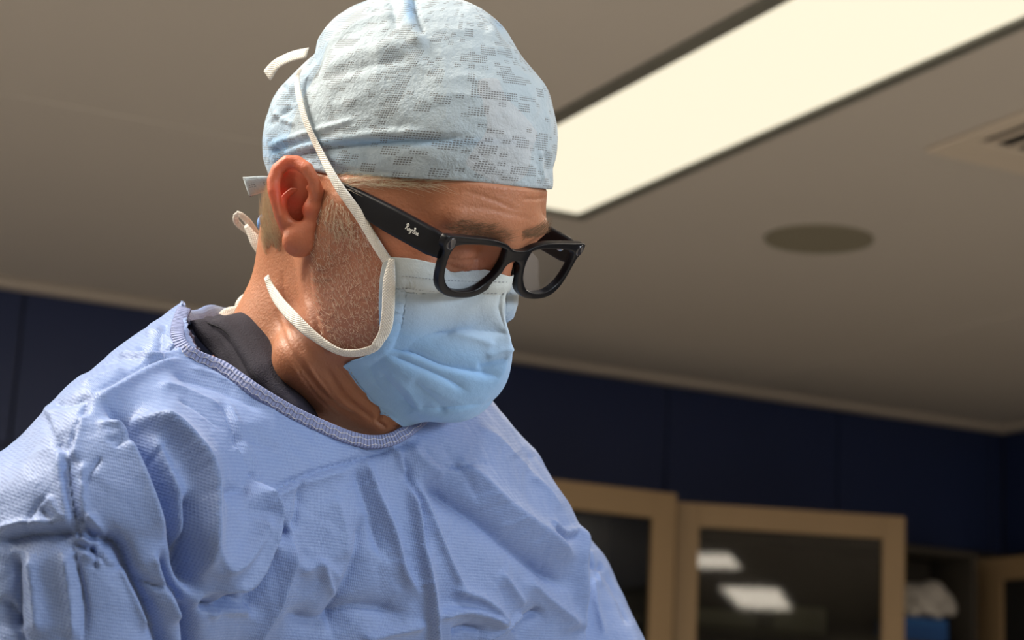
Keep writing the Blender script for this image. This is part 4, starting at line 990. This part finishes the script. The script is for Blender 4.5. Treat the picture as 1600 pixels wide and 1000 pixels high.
_gl = _g.nodes.new('ShaderNodeBsdfGlossy'); _gl.inputs['Roughness'].default_value = .02; _gl.inputs[0].default_value = (.75, .82, 1, 1); _fr = _g.nodes.new('ShaderNodeFresnel'); _fr.inputs[0].default_value = 1.5
_geo = _g.nodes.new('ShaderNodeNewGeometry'); _mu = _g.nodes.new('ShaderNodeMath'); _mu.operation = 'MULTIPLY_ADD'; _g.links.new(_geo.outputs['Backfacing'], _mu.inputs[0]); _mu.inputs[1].default_value = -1; _mu.inputs[2].default_value = 1; _m2 = _g.nodes.new('ShaderNodeMath'); _m2.operation = 'MULTIPLY'; _g.links.new(_mu.outputs[0], _m2.inputs[0]); _g.links.new(_fr.outputs[0], _m2.inputs[1]); _g.links.new(_m2.outputs[0], _mx.inputs[0]); _g.links.new(_tr.outputs[0], _mx.inputs[1]); _g.links.new(_gl.outputs[0], _mx.inputs[2]); _g.links.new(_mx.outputs[0], _o.inputs[0])
for s in (-1, 1):
    lp = closed_spline(outline_lens(s)); c = lp.mean(0); V_ = []; F_ = []; R_ = 10
    for side, tt in ((0, -.6), (1, .6)):
        b0 = len(V_); V_.append(gplace(c[0], c[1], tt-1.0))
        for r in range(1, R_+1):
            for q in lp:
                e = c + (q-c)*(r/R_*1.015); V_.append(gplace(e[0], e[1], tt - 1.0*(1-(r/R_)**2)))
        n = len(lp)
        for i in range(n): F_.append((b0, b0+1+i, b0+1+(i+1) % n))
        for r in range(R_-1):
            for i in range(n): F_.append((b0+1+r*n+i, b0+1+(r+1)*n+i, b0+1+(r+1)*n+(i+1) % n, b0+1+r*n+(i+1) % n))
    mkmesh('lens', V_, F_, m_lens, GL)
    # temple arm
    st = []
    prof_t = [(0, 14.0, 12.5, 4.5, 4), (8, 16.5, 16, 6.5, 5), (40, 16.5, 15.5, 6.5, 2), (75, 13.5, 14.5, 6, -1), (92, 12, 13.5, 5, -2), (104, 10, 8, 4.5, -3), (118, 8, -4, 4, -5), (134, 6, -22, 3.5, -8)]
    # (back from hinge, height, z centre drop handled below, thickness, inward)
    V_ = []; F_ = []; NS = []
    tab = np.array(prof_t, float); kk = np.concatenate([np.linspace(0, 92, 24), np.linspace(95, 134, 14)])
    for b_ in kk:
        hgt = np.interp(b_, tab[:, 0], tab[:, 1]); zc = np.interp(b_, [0, 92, 104, 118, 134], [-5.4, -5.2, -8, -18, -34]); th = np.interp(b_, tab[:, 0], tab[:, 3])
        xx = s*(70.5 + np.interp(b_, [0, 40, 84, 98, 134], [0, 2.5, 4.0, -7, -14])); yy = GY - 3.0 - 1.0 - b_
        NS.append((xx, yy, zc, hgt, th))
    for (xx, yy, zc, hgt, th) in NS:
        for k_ in range(16):
            a_ = 2*math.pi*k_/16; cx_, cz_ = math.cos(a_), math.sin(a_); pw = .35
            V_.append(Hp(xx + th/2*math.copysign(abs(cx_)**pw, cx_), yy, zc + hgt/2*math.copysign(abs(cz_)**pw, cz_)))
    for i in range(len(NS)-1):
        for k_ in range(16): F_.append((i*16+k_, i*16+(k_+1) % 16, (i+1)*16+(k_+1) % 16, (i+1)*16+k_))
    F_ += [tuple(range(16)), tuple((len(NS)-1)*16+k_ for k_ in range(16))]
    if s > 0: F_ = [f[::-1] for f in F_]
    o = mkmesh('temple_arm', V_, F_, m_acet, GL); autosm(o, 50)
    # round camera window in the front corner and rivet inside the hinge
    V_ = []; F_ = []; n = 28
    for r, tt in ((0, -3.0), (2.6, -3.0), (3.1, -3.3), (3.7, -3.3), (4.0, -2.4)):
        for i in range(n): V_.append(gplace(s*69 + r*.9*math.cos(6.2832*i/n), -1.0 + r*math.sin(6.2832*i/n), tt))
    for k_ in range(4):
        for i in range(n): F_.append((k_*n+i, k_*n+(i+1) % n, (k_+1)*n+(i+1) % n, (k_+1)*n+i))
    mkmesh('camera_window', V_, F_, mat('dark_glass', (.02, .02, .028), .08, coat=1), GL)
m_metal = mat('rivet_metal', (.7, .68, .64), .25, metal=1)
V_ = []; F_ = []; n = 24
for r, tt in ((0, 1.6), (1.6, 1.3), (3.0, .8), (3.6, 0)):
    for i in range(n): V_.append(Hp(70.0 - 3.0 - tt, GY-14 + r*math.cos(6.2832*i/n), -4 + r*math.sin(6.2832*i/n)))
for k_ in range(3):
    for i in range(n): F_.append((k_*n+i, k_*n+(i+1) % n, (k_+1)*n+(i+1) % n, (k_+1)*n+i))
mkmesh('hinge_rivet', V_, F_, m_metal, GL)['label'] = 'round silver rivet inside the far arm'
# nose pads
for s in (-1, 1):
    V_, F_ = [], []
    n = 14
    for j in range(8):
        a_ = math.pi*j/7
        for i in range(n):
            b_ = 6.2832*i/n; V_.append(Hp(s*(9.5 + 2.0*math.sin(a_)*math.cos(b_)), -5.5 + 3.2*math.sin(a_)*math.sin(b_), -19 + 6*math.cos(a_)))
    for j in range(7):
        for i in range(n): F_.append((j*n+i, j*n+(i+1) % n, (j+1)*n+(i+1) % n, (j+1)*n+i))
    mkmesh('nose_pad', V_, F_, m_acet, GL)
# script lettering on the near arm, drawn as strokes (x back to front, z up, unit = letter height)
SCR = [[(0.1, 0), (.32, .55), (.45, 1.0)], [(.05, .78), (.35, 1.08), (.75, 1.0), (.72, .7), (.35, .55), (.6, .3), (.85, .0), (1.0, .1)],
       [(1.45, .42), (1.15, .45), (1.05, .15), (1.25, .02), (1.45, .35), (1.42, .05), (1.6, .1)], [(1.62, .45), (1.68, .12), (1.9, .12), (2.0, .45), (1.9, -.1), (1.6, -.42), (1.75, -.3), (2.15, .15)],
       [(2.15, .45), (2.4, .5)], [(2.45, 0), (2.7, .55), (2.8, 1.0)], [(2.55, .9), (2.95, 1.0), (2.98, .7), (2.65, .55), (3.05, .42), (2.95, .05), (2.5, .02)],
       [(3.6, .42), (3.3, .45), (3.2, .15), (3.4, .02), (3.6, .35), (3.58, .05), (3.75, .12)], [(3.8, .42), (3.78, .02), (3.95, .38), (4.1, .4), (4.05, .05), (4.3, .12)]]
lines = []
for s_l in SCR:
    L = spline(np.array(s_l, float), 0)
    lines.append([Hp(-70.5-np.interp(27-q[0]*2.45, [0, 40], [0, 2.5])-3.28, GY-4-(27-q[0]*2.45), -5.4+q[1]*3.5) for q in L])
o = tubes('lettering', lines, .00020, mat('silver_print', (.75, .75, .72), .4), GL, kind=None, taper=False, sides=4); o['label'] = 'small silver script lettering on the near arm'
